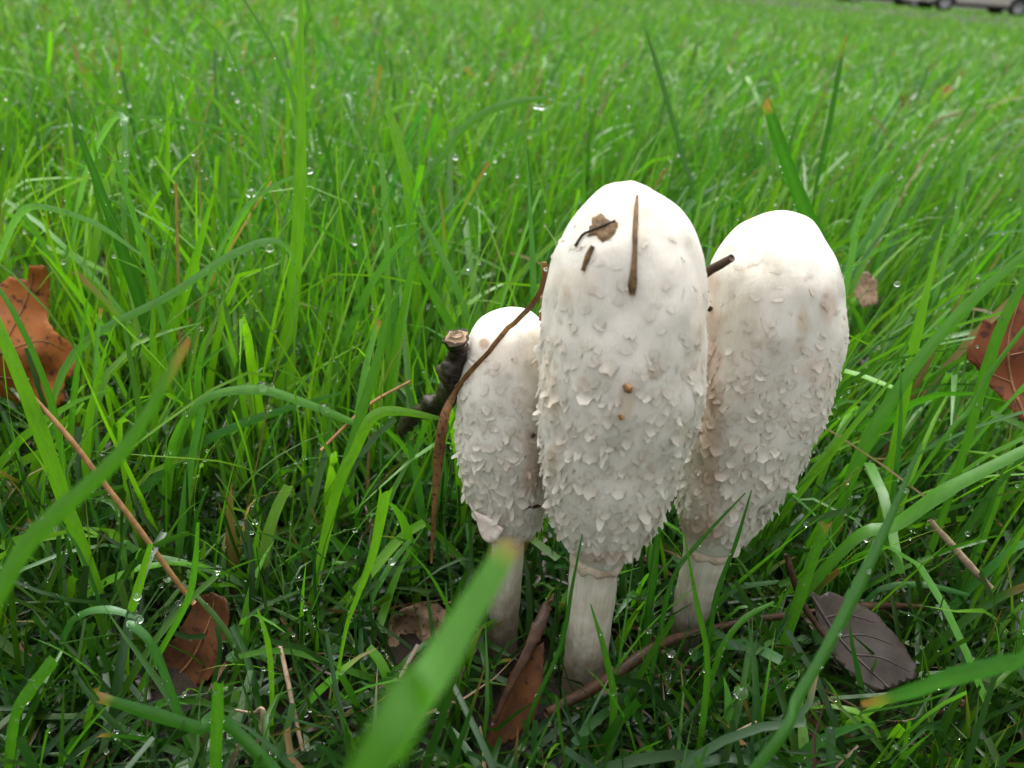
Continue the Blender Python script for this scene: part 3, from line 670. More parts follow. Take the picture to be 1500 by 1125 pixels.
kb = S[28]; child('bud_knot', tube_mesh('bud_knot', [kb, kb + np.array([0.0022, -0.0012, 0.0006]), kb + np.array([0.0034, -0.0016, 0.0014])], [0.0019, 0.0016, 0.0006], BARK, 10, 0.2, 500), root)

def single(name, pts, Ys, rpx, mat, label, cat, **k):
    S, Rd, me = stick(name, pts, Ys, rpx, mat, label, cat, **k)
    o = link(name, me); tag(o, label, cat); return S
single('twig', [(800, 1045), (850, 1018), (905, 985), (960, 948), (1010, 930), (1080, 912), (1150, 902), (1270, 888), (1358, 890)], [0.155, 0.165, 0.178, 0.19, 0.195, 0.205, 0.215], (7, 8, 9, 8, 7, 5, 5, 5, 6, 4), TWIG, 'long dark brown twig lying against the mushroom stems', 'twig')
single('twig', [(1152, 812), (1163, 850), (1176, 885), (1196, 915), (1215, 940)], [0.2, 0.19], (4, 5, 5, 4, 4), TWIG, 'thin reddish brown twig leaning at the grey leaf tip', 'twig')
single('straw', [(38, 570), (100, 640), (150, 705), (200, 770), (250, 840), (284, 884)], [0.19, 0.185], (3, 4, 4, 4, 4, 4), STRAW, 'long thin orange straw slanting through the grass', 'straw', bumpy=0.05)
single('straw', [(470, 660), (510, 620), (548, 588), (602, 558)], [0.235, 0.26], (2.5, 2.5, 2.5, 2), STRAW, 'fine orange straw near the dark twig', 'straw', bumpy=0.05)
single('straw', [(1362, 762), (1395, 800), (1420, 828), (1452, 862)], [0.225, 0.21], (4, 6, 6, 5), PALE_STRAW, 'weathered grey straw right of the grey leaf', 'straw', flat=0.5)
single('straw', [(410, 945), (420, 990), (432, 1050), (447, 1115)], [0.165, 0.145], (3, 3.5, 3.5, 3), PALE_STRAW, 'pale dry straw standing near the hooked blade', 'straw', bumpy=0.05)
single('straw', [(1005, 1125), (1040, 1095), (1075, 1075), (1108, 1058)], [0.14, 0.15], (3, 4, 6, 4), PALE_STRAW, 'pinkish dry straw below the stained mushroom', 'straw', flat=0.5)
single('straw', [(345, 1040), (372, 1045), (385, 1040), (382, 1075), (362, 1118)], [0.145, 0.14], (3, 4, 5, 4, 3), PALE_STRAW, 'kinked tan straw beside the stubby cut blade', 'straw', flat=0.5)
single('bark_sliver', [(810, 870), (800, 890), (790, 918), (772, 955), (748, 1005), (722, 1062)], [0.185, 0.16], (4, 8, 11, 8, 5, 3), TWIG, 'splintered bark sliver along the dark orange leaf', 'bark', flat=0.4, bumpy=0.35)
single('twig', [(52, 118), (53, 150), (54, 192), (55, 250)], [0.9, 0.9], (3.5, 4, 3.5, 3), TWIG, 'short upright dark twig among far blades', 'twig')
# stub wedged between two caps
single('twig', [(1026, 408), (1040, 396), (1056, 387), (1072, 378)], [caps[0][0].P[0][1] + 0.012, caps[0][0].P[0][1] + 0.004], (6, 7, 6.5, 6), TWIG, 'short brown stub wedged between the two big caps', 'twig', bumpy=0.1)

# dry grass blade lying over the smallest cap
pl = [(801, 388), (796, 418), (780, 447), (757, 473), (722, 513), (692, 545), (672, 575), (650, 612), (643, 665), (637, 730), (632, 825)]
P = []
for x, y in pl:
    h, nn = on_cap(2, x, y, 0.0012)
    P.append(h)
Yd = caps[2][0].P[60][1] - 0.013
P = [p if p is not None and p[1] < Yd + 0.012 else at_Y(x, y, Yd) for p, (x, y) in zip(P, pl)]
P = spline(np.array(P), 40); Ps = P.copy()
for _ in range(3): Ps[1:-1] = (Ps[:-2] + Ps[1:-1] * 2 + Ps[2:]) / 4
for i, p in enumerate(Ps):                      # keep it on the outside of the cap
    x, y, dz = project(p[None]); h, nn = on_cap(2, float(x[0]), float(y[0]), 0.0009)
    if h is not None and vdepth(p) > vdepth(h): Ps[i] = h
wpx = (7, 9, 9, 8, 8, 9, 10, 16, 20, 11, 4)
o = link('dry_grass_blade', blade_mesh(Ps, [w * 0.2 / F for w in wpx], DRYBLADE, (0.2, 0.1, 0.04), fold=0.3, twist=0.3, n=40))
tag(o, 'dry brown grass blade draped over the smallest mushroom', 'grass blade')
single('straw', [(797, 384), (799, 420), (792, 470)], [caps[0][0].P[0][1] + 0.008] * 2, (4, 6, 3), STRAW, 'dry upright straw tucked behind the tallest cap', 'straw', flat=0.4)

def stuck(name, ci, pts, rpx, mat, label, flat=0.6, nseg=10, bumpy=0.2, n=24, cat='debris'):
    P = []
    for x, y in pts:
        h, nn = on_cap(ci, x, y, 0.0003)
        if h is not None: P.append(h)
    S = spline(np.array(P), n)
    for i, p in enumerate(S):
        x, y, dz = project(p[None]); h, nn = on_cap(ci, float(x[0]), float(y[0]), 0.0004)
        if h is not None: S[i] = h
    Rd = np.interp(np.linspace(0, 1, n), np.linspace(0, 1, len(rpx)), rpx) * np.array([vdepth(p) for p in S]) / F
    o = link(name, tube_mesh(name, S, Rd, mat, nseg, bumpy, 700, flat=flat)); tag(o, label, cat); return o
stuck('pine_needle', 0, [(932, 290), (930, 330), (929, 370), (927, 405), (926, 432)], (2, 4, 4, 4, 5, 7.5, 4), DEBRIS, 'brown needle stuck upright on the tallest cap', cat='needle')
stuck('pine_needle', 0, [(846, 362), (858, 345), (878, 336), (902, 325)], (2, 2, 2.5, 2), BARK, 'thin dark bent needle across the tan patch on the cap', cat='needle')
stuck('pine_needle', 0, [(871, 362), (864, 376), (856, 397)], (3.5, 4.5, 3), DEBRIS, 'short brown needle under the tan patch on the cap', cat='needle')
stuck('seed_husk', 0, [(915, 562), (920, 568), (925, 572)], (4, 8, 4), STRAW, 'small orange-brown seed husk low on the tallest cap', cat='seed')
stuck('seed_husk', 0, [(908, 606), (912, 612)], (3, 4), STRAW, 'tiny brown speck below the orange-brown seed husk', cat='seed')
stuck('bark_crumb', 1, [(1041, 455), (1045, 450)], (2.5, 3), BARK, 'tiny black crumb on the stained mushroom cap', cat='crumb')
stuck('bark_crumb', 2, [(770, 742), (782, 741), (792, 736)], (2, 4, 3), TWIG, 'curved brown crumb low on the smallest cap', cat='crumb')
stuck('bark_crumb', 2, [(777, 640), (781, 634)], (2.5, 3), TWIG, 'tiny dark crumb on the side of the smallest cap', cat='crumb')
# flat tan patch of plant debris pressed on the tallest cap
poly = [(868, 318), (884, 313), (889, 322), (905, 326), (903, 340), (892, 352), (880, 354), (874, 345), (862, 346), (864, 332)]
fl = []; cx = sum(p[0] for p in poly) / len(poly); cyy = sum(p[1] for p in poly) / len(poly)
rings = []
for s_ in (1.0, 0.8, 0.55, 0.3, 0.05):
    for i in range(40):
        t = i / 40 * len(poly); k = int(t); f = t - k; a = poly[k]; b = poly[(k + 1) % len(poly)]
        x = a[0] + (b[0] - a[0]) * f; y = a[1] + (b[1] - a[1]) * f
        w_ = 1 + 0.28 * mnoise.noise(Vector((i * 0.55, 2.0, 0))) * s_ * min(1, abs(i - 20) / 4)
        h, nn = on_cap(0, cx + (x - cx) * s_ * w_, cyy + (y - cyy) * s_ * w_, 0.0001 if s_ == 1.0 else 0.00025 + 0.0002 * random.random()); fl.append(h)
fc = []
for r_ in range(4):
    for i in range(40): fc.append((r_ * 40 + i, r_ * 40 + (i + 1) % 40, (r_ + 1) * 40 + (i + 1) % 40, (r_ + 1) * 40 + i))
fc.append(tuple(160 + i for i in range(40)))
o = link('leaf_scrap', mesh_from('leaf_scrap', np.array(fl), fc, DEBRIS)); tag(o, 'ragged tan leaf scrap pressed on top of the tallest cap', 'debris')
# torn flap under the smallest cap
fp = [(695, 748), (722, 762), (738, 775), (728, 790), (718, 795), (708, 790), (700, 770)]
fr = leaf(fp, (712, 770), float(caps[2][0].P[-1][1]) - 0.012, (-0.3, -0.9, 0.2), FLAPM, '', curl=0.001, thick=0.0008, parent=True, name='torn_flap')
lb = fr.children[0]; lb.parent = m_lft; lb.location = -m_lft.location; lb.name = 'torn_cap_flap'
bpy.data.objects.remove(fr)

# ------------------------------------------------------------------ the grass (uncountable)
cap_pts = []
for cap, bv, r_, PS in caps:
    for q in cap.P[::25]: cap_pts.append((q[:3], q[3] + 0.0016))
    for q in PS[::8]: cap_pts.append((q[:3], q[3] + 0.0006))
MP = []
protect.append(([(800, 1030), (850, 1004), (905, 972), (960, 936), (1010, 918), (1080, 902), (1150, 894), (1150, 912), (1080, 924), (1010, 942), (960, 962), (905, 1000), (850, 1034), (805, 1058)], 0.27, 0.1))
protect.append(([(812, 862), (820, 875), (790, 950), (725, 1070), (716, 1060), (780, 915)], 0.26, 0.85))
protect.append(([(640, 480), (690, 480), (690, 560), (665, 600), (615, 622), (605, 605), (640, 580)], 0.22, 0.9))
protect.append(([(1150, 812), (1160, 812), (1205, 915), (1190, 915)], 0.25, 0.8))
for cr, dz in ((MID_CAP, caps[0]), (RGT_CAP, caps[1]), (LFT_CAP, caps[2])):
    poly = [(cx - hw - 5, y) for cx, y, hw in cr] + [(cx + hw + 5, y) for cx, y, hw in cr[::-1]]
    MP.append((poly, vdepth(dz[0].P[200][:3]) + 0.012, 1.0))
for cr, dz in ((MID_STEM, caps[0]), (RGT_STEM, caps[1]), (LFT_STEM, caps[2])):
    rows = [r for r in cr if r[1] < cr[-1][1] - 40]
    poly = [(cx - hw - 2, y) for cx, y, hw in rows] + [(cx + hw + 2, y) for cx, y, hw in rows[::-1]]
    MP.append((poly, vdepth(dz[3][30][:3]), 0.86))

PALETTE = np.array([(0.138, 0.345, 0.013), (0.104, 0.298, 0.014), (0.075, 0.242, 0.017), (0.058, 0.195, 0.036), (0.043, 0.152, 0.015), (0.118, 0.260, 0.058)])
def grass_field(name, base, L, w, phi, t0, bend, kink, nseg, across, label, tips=0.12, blunt=0.4, fold=0.25, drops=0.0, droprad=0.0004, check=True, palette_p=(.22, .26, .22, .14, .1, .06), mat=GRASS, colors=None, shade_tone=1.0, dead=0.0):
    n = len(base)
    s = np.linspace(0, 1, nseg + 1)
    kp = rng.uniform(0.45, 0.8, n)[:, None]
    th = t0[:, None] + bend[:, None] * s[None] ** 1.6 + kink[:, None] / (1 + np.exp(-(s[None] - kp) * 22))
    ds = (L / nseg)[:, None]
    wob = rng.normal(0, 0.10, (n, 1)) * np.sin(s[None] * rng.uniform(2, 7, (n, 1)))
    hx = np.concatenate([np.zeros((n, 1)), np.cumsum(np.sin((th[:, :-1] + th[:, 1:]) / 2) * ds, 1)], 1)
    hz = np.concatenate([np.zeros((n, 1)), np.cumsum(np.cos((th[:, :-1] + th[:, 1:]) / 2) * ds, 1)], 1)
    ph = phi[:, None] + wob
    C = np.stack([base[:, 0:1] + hx * np.sin(ph), base[:, 1:2] + hx * np.cos(ph), base[:, 2:3] + hz], -1)
    # blades that would sink below the soil rest on it
    C[:, :, 2] = np.where(s[None] > 0.1, np.maximum(C[:, :, 2], 0.002 + rng.uniform(0, 0.008, (n, 1))), C[:, :, 2])
    if check:
        keep = np.ones(n, bool)
        flat = C.reshape(-1, 3); px, py, dz = project(flat)
        for p, r in cap_pts:
            keep &= ~((np.linalg.norm(C - p, axis=-1) < r + w[:, None] * 0.3).any(1))
        near = (dz.reshape(n, -1) < 0.125) & (dz.reshape(n, -1) > -0.02); inframe = ((px > -60) & (px < 1560) & (py > -60) & (py < 1130)).reshape(n, -1)
        keep &= ~(near & inframe).any(1)
        keep &= np.linalg.norm(C - CAM, axis=-1).min(1) > 0.09
        for poly, dep, pr in MP + protect:
            # sample between the verts too
            hit = np.zeros(n, bool)
            for fr in (0.0, 0.5):
                Cm = C[:, :-1] * (1 - fr) + C[:, 1:] * fr
                x_, y_, d_ = project(Cm.reshape(-1, 3))
                hh = inside(poly, x_, y_) & (d_ < dep) & (d_ > 0)
                hit |= hh.reshape(n, -1).any(1)
            keep &= ~(hit & (rng.random(n) < pr))
        C = C[keep]; L = L[keep]; w = w[keep]; phi = phi[keep]; n = len(C)
        if colors is not None: colors = colors[keep]
    T = unit(np.gradient(C, axis=1))
    tw = (rng.normal(0, 0.7, (n, 1)) + rng.normal(0, 0.9, (n, 1)) * s[None])
    sd_ = np.stack([np.cos(phi), -np.sin(phi), np.zeros(n)], -1)[:, None, :] + np.zeros_like(C)
    sd_ = unit(sd_ - (sd_ * T).sum(-1, keepdims=True) * T); nr = np.cross(sd_, T)
    side = sd_ * np.cos(tw)[..., None] + nr * np.sin(tw)[..., None]; nn = np.cross(side, T)
    bl_ = rng.random(n) < blunt
    e = rng.uniform(1.5, 3.5, n)[:, None]
    prof = np.where(bl_[:, None], 1 - 0.25 * s[None] ** 2, np.clip(1 - s[None] ** e, 0.03, 1)) * (0.7 + 0.3 * np.minimum(1, s[None] * 4))
    W = w[:, None] * prof
    if across == 3:
        offs = np.array([-1, 0, 1.0]); dep = np.array([0, -1.0, 0])
    else:
        offs = np.array([-1, 1.0]); dep = np.array([0, 0.0])
    fo = rng.uniform(0.3, 1.6, n)[:, None] * fold
    V = np.stack([C + side * (o * W / 2)[..., None] + nn * (d * fo * W / 2)[..., None] for o, d in zip(offs, dep)], 2)
    k = across; ns = nseg + 1
    idx = np.arange(n * ns * k).reshape(n, ns, k)
    fc = np.stack([idx[:, :-1, :-1], idx[:, 1:, :-1], idx[:, 1:, 1:], idx[:, :-1, 1:]], -1).reshape(-1, 4)
    if colors is None:
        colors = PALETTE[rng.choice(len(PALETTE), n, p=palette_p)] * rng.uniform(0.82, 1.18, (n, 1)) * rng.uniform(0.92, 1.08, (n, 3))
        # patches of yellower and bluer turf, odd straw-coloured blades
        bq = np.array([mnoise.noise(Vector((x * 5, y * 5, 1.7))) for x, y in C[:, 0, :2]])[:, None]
        colors = colors * shade_tone * (1 + bq * np.array((0.38, 0.15, -0.15)))  # low grass fields are darkened here, shade painted into the blade colour
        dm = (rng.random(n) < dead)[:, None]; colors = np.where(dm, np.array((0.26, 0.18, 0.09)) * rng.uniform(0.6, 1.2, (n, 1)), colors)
        rootc = np.array((0.17, 0.24, 0.06)) * shade_tone
    else: rootc = None
    c = np.repeat(np.repeat(colors[:, None, None, :], ns, 1), k, 2)
    sv = s[None, :, None, None]
    if rootc is not None:
        rw = np.clip(1 - sv / 0.22, 0, 1) * 0.45; c = c * (1 - rw) + rootc * rw
        hastip = ((rng.random(n) < tips) & ~(bl_ & (rng.random(n) < 0.7)))[:, None, None, None]
        tl = rng.uniform(0.04, 0.2, n)[:, None, None, None]
        tm = np.clip((sv - 1 + tl * 1.8) / (tl * 1.2), 0, 1) * hastip; c = c * (1 - tm) + np.array((0.20, 0.22, 0.045)) * tm
        tm = np.clip((sv - 1 + tl) / tl, 0, 1) * hastip; c = c * (1 - tm) + np.array((0.24, 0.135, 0.05)) * tm
    bl = np.zeros((n, ns, k, 3)); bl[..., 0] = offs; bl[..., 1] = sv[..., 0] * (L[:, None, None] / 0.06); bl[..., 2] = (rng.random(n) * 60)[:, None, None]
    me = mesh_from(name, V.reshape(-1, 3), fc, mat, cols=c.reshape(-1, 3), blv=bl.reshape(-1, 3))
    o = link(name, me); tag(o, label, kind='stuff')
    if drops:
        m = int(drops * n); bi = rng.integers(0, n, m); si = rng.integers(max(1, ns // 4), ns, m); ki = rng.integers(0, k, m)
        f = rng.random(m)[:, None]; p = V[bi, si, ki] * f + V[bi, si - 1, ki] * (1 - f)
        nd = nn[bi, si]; nd = np.where(nd[:, 2:3] < 0, -nd, nd)
        for i in range(m): droplet_spots.append((p[i], nd[i], droprad * rng.lognormal(0, 0.45), ki[i] != 1))
    return o

def scatter(d0, d1, dens, half=0.30, k=0.85, ymin=0.02):
    out = []
    area = 2 * (half + k * d1) * (d1 + 0.1)
    n = int(area * dens)
    x = rng.uniform(-(half + k * d1), half + k * d1, n); y = rng.uniform(min(ymin, d0), d1, n)
    d = np.hypot(x, y); ok = (np.abs(x) < half + k * y) & (d >= d0) & (d < d1) & (y > ymin)
    # uneven cover
    return np.stack([x[ok], y[ok], np.full(ok.sum(), -0.004)], -1)
def clump(b, f=9.0, lo=0.25):
    q = np.array([mnoise.noise(Vector((x * f, y * f, 3.3))) for x, y, _ in b])
    return b[rng.random(len(b)) < np.clip(0.65 + q * 1.1, lo, 1)]
def lean_dir(b, mix):
    """blades lean mostly sideways to +x on the right-hand side, any way elsewhere"""
    n = len(b); any_ = rng.uniform(0, 2 * np.pi, n)
    right = rng.normal(np.pi / 2, 0.8, n)
    pr = np.clip(0.25 + (b[:, 0] + 0.02) * 3.0, 0.15, 0.75) * mix
    return np.where(rng.random(n) < pr, right, any_)

# short, messy undergrowth
b = np.vstack([scatter(0.07, 1.05, 11000), scatter(0.07, 0.40, 34000)]); n = len(b)
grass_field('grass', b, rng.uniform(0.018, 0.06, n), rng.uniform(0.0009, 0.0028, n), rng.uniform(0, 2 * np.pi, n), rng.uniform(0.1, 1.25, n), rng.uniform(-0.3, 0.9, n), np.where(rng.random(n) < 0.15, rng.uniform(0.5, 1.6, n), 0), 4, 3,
            'short messy undergrowth of wet clipped grass', tips=0.12, blunt=0.5, drops=0.16, droprad=0.00045, palette_p=(.04, .12, .26, .26, .28, .04), shade_tone=0.42)  # darker old blades, dimmed further to paint deep shade near the soil
# coarse clipped blades lying about near by
b = scatter(0.10, 0.50, 8500); n = len(b)
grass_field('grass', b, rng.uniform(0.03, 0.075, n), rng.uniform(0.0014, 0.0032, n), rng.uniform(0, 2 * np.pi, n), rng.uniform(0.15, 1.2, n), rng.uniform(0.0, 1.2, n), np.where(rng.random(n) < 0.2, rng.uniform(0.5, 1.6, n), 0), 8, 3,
            'coarse clipped blades crossing each other close to the soil', tips=0.12, blunt=0.55, drops=1.6, droprad=0.00056, palette_p=(.06, .14, .26, .30, .20, .04), shade_tone=0.5)  # blade colour dimmed too, painted shade between the low blades
# long blades round the mushrooms
b = clump(scatter(0.16, 0.95, 17000)); n = len(b); d = np.hypot(b[:, 0], b[:, 1])
hh = np.clip((d - 0.14) / 0.16, 0.35, 1)
grass_field('grass', b, rng.uniform(0.06, 0.15, n) * hh, 0.0012 + 0.0032 * rng.random(n) ** 1.5, lean_dir(b, 1.0), np.abs(rng.normal(0.12, 0.25, n)), rng.gamma(1.6, 0.28, n), np.where(rng.random(n) < 0.14, rng.uniform(0.6, 2.0, n), 0), 8, 3,
            'long wet grass blades growing round the mushrooms', tips=0.10, blunt=0.22, drops=2.0, droprad=0.00056, dead=0.02)
# fine thin blades
b = clump(scatter(0.16, 0.9, 5000), 14); n = len(b)
grass_field('grass', b, rng.uniform(0.03, 0.085, n), rng.uniform(0.0006, 0.0014, n), lean_dir(b, 0.6), np.abs(rng.normal(0.3, 0.3, n)), rng.gamma(1.5, 0.35, n), np.zeros(n), 7, 3, 'hair-thin wet grass between the wider blades', tips=0.1, blunt=0.05, drops=0.4, droprad=0.00026)
# middle distance
b = clump(scatter(0.95, 3.2, 5600, half=0.4), 5); n = len(b)
grass_field('grass', b, rng.uniform(0.06, 0.14, n), rng.uniform(0.0026, 0.0058, n), lean_dir(b, 0.8), np.abs(rng.normal(0.22, 0.28, n)), rng.gamma(1.8, 0.5, n), np.where(rng.random(n) < 0.12, rng.uniform(0.6, 1.8, n), 0), 5, 2, 'lawn grass in the middle distance', tips=0.15, drops=0.3, droprad=0.0011, dead=0.025)
b = scatter(3.2, 11, 750, half=0.6, k=0.8); n = len(b)
grass_field('grass', b, rng.uniform(0.05, 0.10, n), rng.uniform(0.006, 0.010, n), rng.uniform(0, 6.28, n), np.abs(rng.normal(0.3, 0.3, n)), rng.gamma(1.8, 0.55, n), np.zeros(n), 3, 2, 'lawn grass farther off', tips=0.15, check=False)
b = scatter(11, 70, 20, half=2, k=0.8); n = len(b); dd = np.hypot(b[:, 0], b[:, 1])
grass_field('grass', b, rng.uniform(0.05, 0.09, n), rng.uniform(0.016, 0.03, n) * np.clip(dd / 20, 1, 2.5), rng.uniform(0, 6.28, n), np.abs(rng.normal(0.3, 0.3, n)), rng.gamma(1.8, 0.55, n), np.zeros(n), 2, 2, 'distant lawn grass reaching the parked cars', tips=0.15, check=False)
# dead thatch lying between the blades
b = scatter(0.1, 0.9, 4500); n = len(b); b[:, 2] = rng.uniform(0.001, 0.012, n)
thc = np.array([(0.12, 0.07, 0.035), (0.22, 0.14, 0.075), (0.05, 0.025, 0.013), (0.30, 0.21, 0.13)])[rng.choice(4, n, p=(.4, .2, .3, .1))] * rng.uniform(0.7, 1.2, (n, 1))
grass_field('dead_thatch', b, rng.uniform(0.012, 0.05, n), rng.uniform(0.0006, 0.0026, n), rng.uniform(0, 6.28, n), rng.uniform(1.1, 1.7, n), rng.normal(0, 0.3, n), np.zeros(n), 4, 3, 'brown dead thatch lying between the blades', colors=thc)

# small round-leaved weeds low between the blades
def weeds():
    Vs, Fs, Cs, Bs, o = [], [], [], [], 0
    spots = [at_ground(x, y)[:2] for x, y in ((960, 870), (940, 840), (975, 900), (400, 985), (520, 800), (640, 760), (1120, 900), (470, 690), (900, 960))]
    for sx, sy in spots:
        for _ in range(6):
            x = sx + rng.normal(0, 0.009); y = sy + rng.normal(0, 0.011); z = rng.uniform(0.002, 0.012)
            R_ = rng.uniform(0.0022, 0.0048); az = rng.uniform(0, 6.28); el = rng.uniform(-0.5, 0.5)
            d = np.array([math.sin(az) * math.cos(el), math.cos(az) * math.cos(el), math.sin(el)]); sd_ = np.array([math.cos(az), -math.sin(az), 0]); nr = np.cross(sd_, d)
            q = np.linspace(0, 1, 7); hw = R_ * np.sin(np.pi * np.clip(q, 0.04, 0.97)) ** 0.7 * 0.8
            for i, t in enumerate(q):
                for j in (-1, -0.5, 0, 0.5, 1):
                    Vs.append(np.array([x, y, z]) + d * t * 2 * R_ + sd_ * j * hw[i] + nr * (abs(j) * 0.25 * R_ - 0.3 * R_ * t * t))
                    Bs.append((j, t, o)); Cs.append(np.array((0.025, 0.085, 0.014)))
            for i in range(6):
                for j in range(4): a = o + i * 5 + j; Fs.append((a, a + 5, a + 6, a + 1))
            o += 35
    me = mesh_from('weed_leaves', np.array(Vs), np.array(Fs), WEED, cols=np.array(Cs), blv=np.array(Bs))
    tag(link('weed_leaves', me), 'small dark round weed leaves low between the blades', kind='stuff')
weeds()

# ------------------------------------------------------------------ water drops
def ico(sub):
    bm = bmesh.new(); bmesh.ops.create_icosphere(bm, subdivisions=sub, radius=1.0)
    v = np.array([q.co[:] for q in bm.verts]); f = np.array([[a.index for a in q.verts] for q in bm.faces]); bm.free(); return v, f
# the big ones one can point at: (x, y, Y, radius px, label)
BIG = [(385, 566, 0.238, 9, 'round drop on top of the arching blade'), (475, 598, 0.242, 9, 'bright flattened drop near the tip of the arching blade'),
       (183, 253, 0.312, 6.5, 'largest drop on the folded pale blade'), (181, 180, 0.318, 5.5, 'drop at the fold of the pale blade'), (181, 224, 0.315, 4, 'small middle drop on the folded pale blade'), (182, 290, 0.31, 3.5, 'lower small drop on the folded pale blade'),
       (368, 283, 0.33, 8, 'drop hanging near the side leaf of the tall stalk'), (453, 250, 0.30, 6, 'drop on the tip beside the tall stalk'),
       (793, 157, 0.43, 5, 'hanging drop under the bowed blade tip'), (785, 156, 0.43, 4.5, 'second hanging drop under the bowed blade tip'),
       (1117, 745, 0.0, 9, 'clear drop low on the stained mushroom cap'), (574, 822, 0.198, 6, 'bright drop beside the wide blurred blade'), (201, 874, 0.164, 6, 'hanging drop beneath the bright bud-shaped blade'),
       (204, 908, 0.163, 6, 'drop on the cut end of the short arched blade'), (317, 837, 0.2, 6, 'drop on a blade above the mottled brown leaf'), (35, 1025, 0.132, 9, 'large drop on the thick short cut blade'),
       (1355, 856, 0.21, 6, 'bright drop right of the grey leaf'), (1094, 857, 0.2, 5, 'bright drop beside the stained mushroom stem'), (790, 522, 0.0, 4, 'small drop at the edge of the tallest cap')]
bigm = mesh_from('water_drop', ico(3)[0], ico(3)[1], WATER)
for x, y, Y, r, lab in BIG:
    if Y == 0.0:
        p, nn = on_cap(1 if x > 1040 else 0, x, y, 0.0002)
        if p is None: continue
    else: p = at_Y(x, y, Y)
    R_ = r / F * vdepth(p)
    o = link('water_drop', bigm); o.location = p; o.scale = (R_, R_, R_ * 0.85); tag(o, lab, 'water drop', 'large water drops')
for ci, k in ((0, 34), (1, 30), (2, 16)):
    cap = caps[ci][0]
    for _ in range(k):
        v = rng.uniform(0.25, 0.95); a = rng.uniform(0, 6.28); p, nr = cap.point(np.array([v]), np.array([a])); droplet_spots.append((p[0] + nr[0] * 0.0006, nr[0], 0.00035 * rng.uniform(0.6, 1.5), False))
pos = np.array([s_[0] for s_ in droplet_spots]); nor = np.array([s_[1] for s_ in droplet_spots]); rd_ = np.array([s_[2] for s_ in droplet_spots]); edge = np.array([s_[3] for s_ in droplet_spots])
ctr = np.where(edge[:, None], pos + np.array([0, 0, -0.35]) * rd_[:, None], pos + nor * rd_[:, None] * 0.55)
VL, FL, o_ = [], [], 0
near_ = np.linalg.norm(ctr - CAM, axis=1) < 0.22
for sel, sub in ((near_, 2), (~near_, 1)):
    iv, iff = ico(sub); m_ = int(sel.sum())
    VL.append((ctr[sel][:, None, :] + iv[None] * rd_[sel][:, None, None] * np.array([1, 1, 0.9])).reshape(-1, 3))
    FL.append((iff[None] + (np.arange(m_) * len(iv))[:, None, None]).reshape(-1, 3) + o_); o_ += m_ * len(iv)
tag(link('water_droplets', mesh_from('water_droplets', np.vstack(VL), np.vstack(FL), WATER)), 'countless fine rain droplets beaded on the grass', kind='stuff')

# ------------------------------------------------------------------ parked cars beyond the lawn
def prism(name, poly, y0, y1, mat, bevel=0.03, taper=None):
    bm = bmesh.new()
    a = [bm.verts.new((x, y0, z)) for x, z in poly]; b = [bm.verts.new((x, y1, z)) for x, z in poly]
    bm.faces.new(a); bm.faces.new(b[::-1])
    for i in range(len(poly)): j = (i + 1) % len(poly); bm.faces.new((a[j], a[i], b[i], b[j]))
    if taper:
        zl, zh, k = taper; mid = (y0 + y1) / 2
        for v in bm.verts: t = min(1, max(0, (v.co.z - zl) / (zh - zl))); v.co.y = mid + (v.co.y - mid) * (1 - k * t)
    bmesh.ops.recalc_face_normals(bm, faces=bm.faces)
    if bevel: bmesh.ops.bevel(bm, geom=list(bm.edges), offset=bevel, segments=2, affect='EDGES', profile=0.5)
    me = bpy.data.meshes.new(name); bm.to_mesh(me); bm.free(); me.materials.append(mat); return me
def plain(name, c, rough=0.4, metal=0.0, coat=0.0):
    m, nt, N, L, b = new_mat(name)
    n = noise_node(N, 6, 3); r = ramp(N, [(0.3, tuple(x * 0.88 for x in c)), (0.7, c)]); L.new(n.outputs[0], r.inputs[0]); L.new(r.outputs[0], b.inputs['Base Color'])
    b.inputs['Roughness'].default_value = rough; b.inputs['Metallic'].default_value = metal; b.inputs['Coat Weight'].default_value = coat
    return m
SILVER = plain('beige_paint', (0.56, 0.53, 0.47), 0.35, 0.1, 0.5); BROWNP = plain('brown_paint', (0.06, 0.04, 0.035), 0.35, 0.1, 0.5)
RUBBER = plain('rubber', (0.015, 0.015, 0.015), 0.8); RIM = plain('rim', (0.35, 0.35, 0.36), 0.35, 0.8); GLASSD = plain('car_glass', (0.02, 0.025, 0.028), 0.05, 0, 0.6); TRIM = plain('dark_trim', (0.02, 0.02, 0.02), 0.6); LAMPM = plain('lamp_lens', (0.6, 0.6, 0.58), 0.1)
def arc(cx, r, n=9): return [(cx + r * math.cos(t), 0.30 + r * math.sin(t)) for t in np.linspace(math.pi, 0, n)]
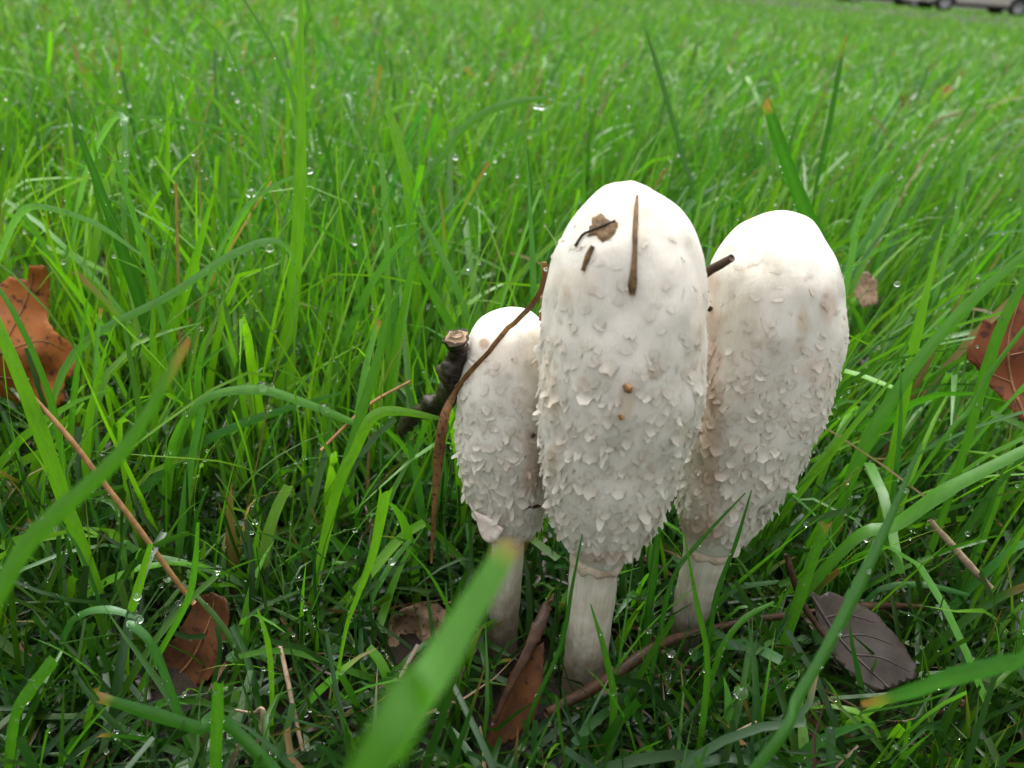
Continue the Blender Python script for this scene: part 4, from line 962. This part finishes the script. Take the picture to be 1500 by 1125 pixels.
def car(x, y, rz, paint, label):
    root = empty('parked_car', (x, y, -0.01)); root.rotation_euler.z = rz; tag(root, label, 'car', 'cars parked beyond the lawn')
    low = [(-2.15, 0.30)] + arc(-1.32, 0.37) + arc(1.30, 0.37) + [(2.12, 0.30), (2.18, 0.55), (2.10, 0.72), (1.2, 0.92), (-2.0, 0.95), (-2.18, 0.75)]
    def put(nm, me, loc=(0, 0, 0), par=root):
        o = link(nm, me, par); o.location = loc; return o
    body = put('body', prism('body', low, -0.87, 0.87, paint, 0.025))
    put('cabin', prism('cabin', [(-1.75, 0.90), (1.15, 0.88), (0.45, 1.42), (-1.15, 1.45)], -0.80, 0.80, paint, 0.03, (0.9, 1.45, 0.2)))
    for s_ in (-1, 1):
        put('side_window', prism('side_window', [(-1.45, 0.97), (-0.32, 0.97), (-0.32, 1.36), (-1.05, 1.37)], -0.775 * s_ - 0.004, -0.775 * s_ + 0.004, GLASSD, 0))
        put('side_window', prism('side_window', [(-0.24, 0.97), (0.92, 0.96), (0.42, 1.34), (-0.24, 1.36)], -0.775 * s_ - 0.004, -0.775 * s_ + 0.004, GLASSD, 0))
        d = put('door', prism('door', [(-0.28, 0.36), (0.85, 0.36), (0.88, 0.86), (-0.28, 0.88)], s_ * 0.868, s_ * 0.876, paint, 0)); put('handle', prism('handle', [(-0.2, 0.76), (0.0, 0.76), (0.0, 0.79), (-0.2, 0.79)], s_ * 0.876, s_ * 0.9, TRIM, 0), par=d)
        put('headlight', prism('headlight', [(2.0, 0.6), (2.17, 0.6), (2.12, 0.71), (1.95, 0.74)], s_ * 0.52, s_ * 0.885, LAMPM, 0.01))
        put('sill', prism('sill', [(-0.9, 0.22), (0.9, 0.22), (0.9, 0.31), (-0.9, 0.31)], s_ * 0.78, s_ * 0.85, TRIM, 0.01))
        for wx in (-1.32, 1.30):
            w = empty('wheel', (wx, s_ * 0.76, 0.31)); w.parent = root
            t = np.linspace(0, 2 * np.pi, 29)[:-1]
            pr = [(0.2, -0.09), (0.29, -0.1), (0.315, -0.07), (0.315, 0.07), (0.29, 0.1), (0.2, 0.09)]
            V = [(math.cos(a) * r_, q, math.sin(a) * r_) for a in t for r_, q in pr]; m_ = len(pr)
            Fq = [(i * m_ + j, ((i + 1) % 28) * m_ + j, ((i + 1) % 28) * m_ + (j + 1) % m_, i * m_ + (j + 1) % m_) for i in range(28) for j in range(m_)]
            link('tyre', mesh_from('tyre', V, Fq, RUBBER), w)
            V = [(math.cos(a) * r_, q * s_, math.sin(a) * r_) for a in t for r_, q in ((0.205, 0.07), (0.19, 0.085), (0.16, 0.05), (0.05, 0.07), (0.01, 0.07))]
            Fq = [(i * 5 + j, ((i + 1) % 28) * 5 + j, ((i + 1) % 28) * 5 + j + 1, i * 5 + j + 1) for i in range(28) for j in range(4)]
            link('rim', mesh_from('rim', V, Fq, RIM), w)
    put('front_bumper', prism('front_bumper', [(1.75, 0.24), (2.2, 0.26), (2.24, 0.45), (2.1, 0.5), (1.75, 0.5)], -0.85, 0.85, paint, 0.02))
    put('rear_bumper', prism('rear_bumper', [(-2.22, 0.28), (-1.8, 0.24), (-1.8, 0.5), (-2.22, 0.5)], -0.85, 0.85, paint, 0.02))
    put('underbody', prism('underbody', [(-1.9, 0.2), (1.9, 0.2), (1.9, 0.32), (-1.9, 0.32)], -0.7, 0.7, TRIM, 0.01))
    return root
def car_at(px_front, px_rear, Y, paint, label):
    xf = ray(px_front, 10); xr = ray(px_rear, 2)
    a = CAM[0] + xf[0] / xf[1] * Y; b = CAM[0] + xr[0] / xr[1] * Y
    car((a + b) / 2, Y, 0.0, paint, label)
    return a - b
print('wheelbase', car_at(1468, 1378, 33, SILVER, 'pale beige parked car at the far edge of the lawn'))
car_at(1322, 1246, 40, BROWNP, 'dark brown parked car behind the pale one at the lawn edge')

px, py, dz = project(np.array([[caps[0][0].P[0][0], caps[0][0].P[0][1], caps[0][0].P[0][2]]])); print('mid cap apex z', caps[0][0].P[0], 'cap len', caps[0][0].S, [len(c[0].P) for c in caps])
print('tris', sum(len(o.data.loops) - 2 * len(o.data.polygons) for o in scene.objects if o.type == 'MESH'))

print('drops', len(droplet_spots))
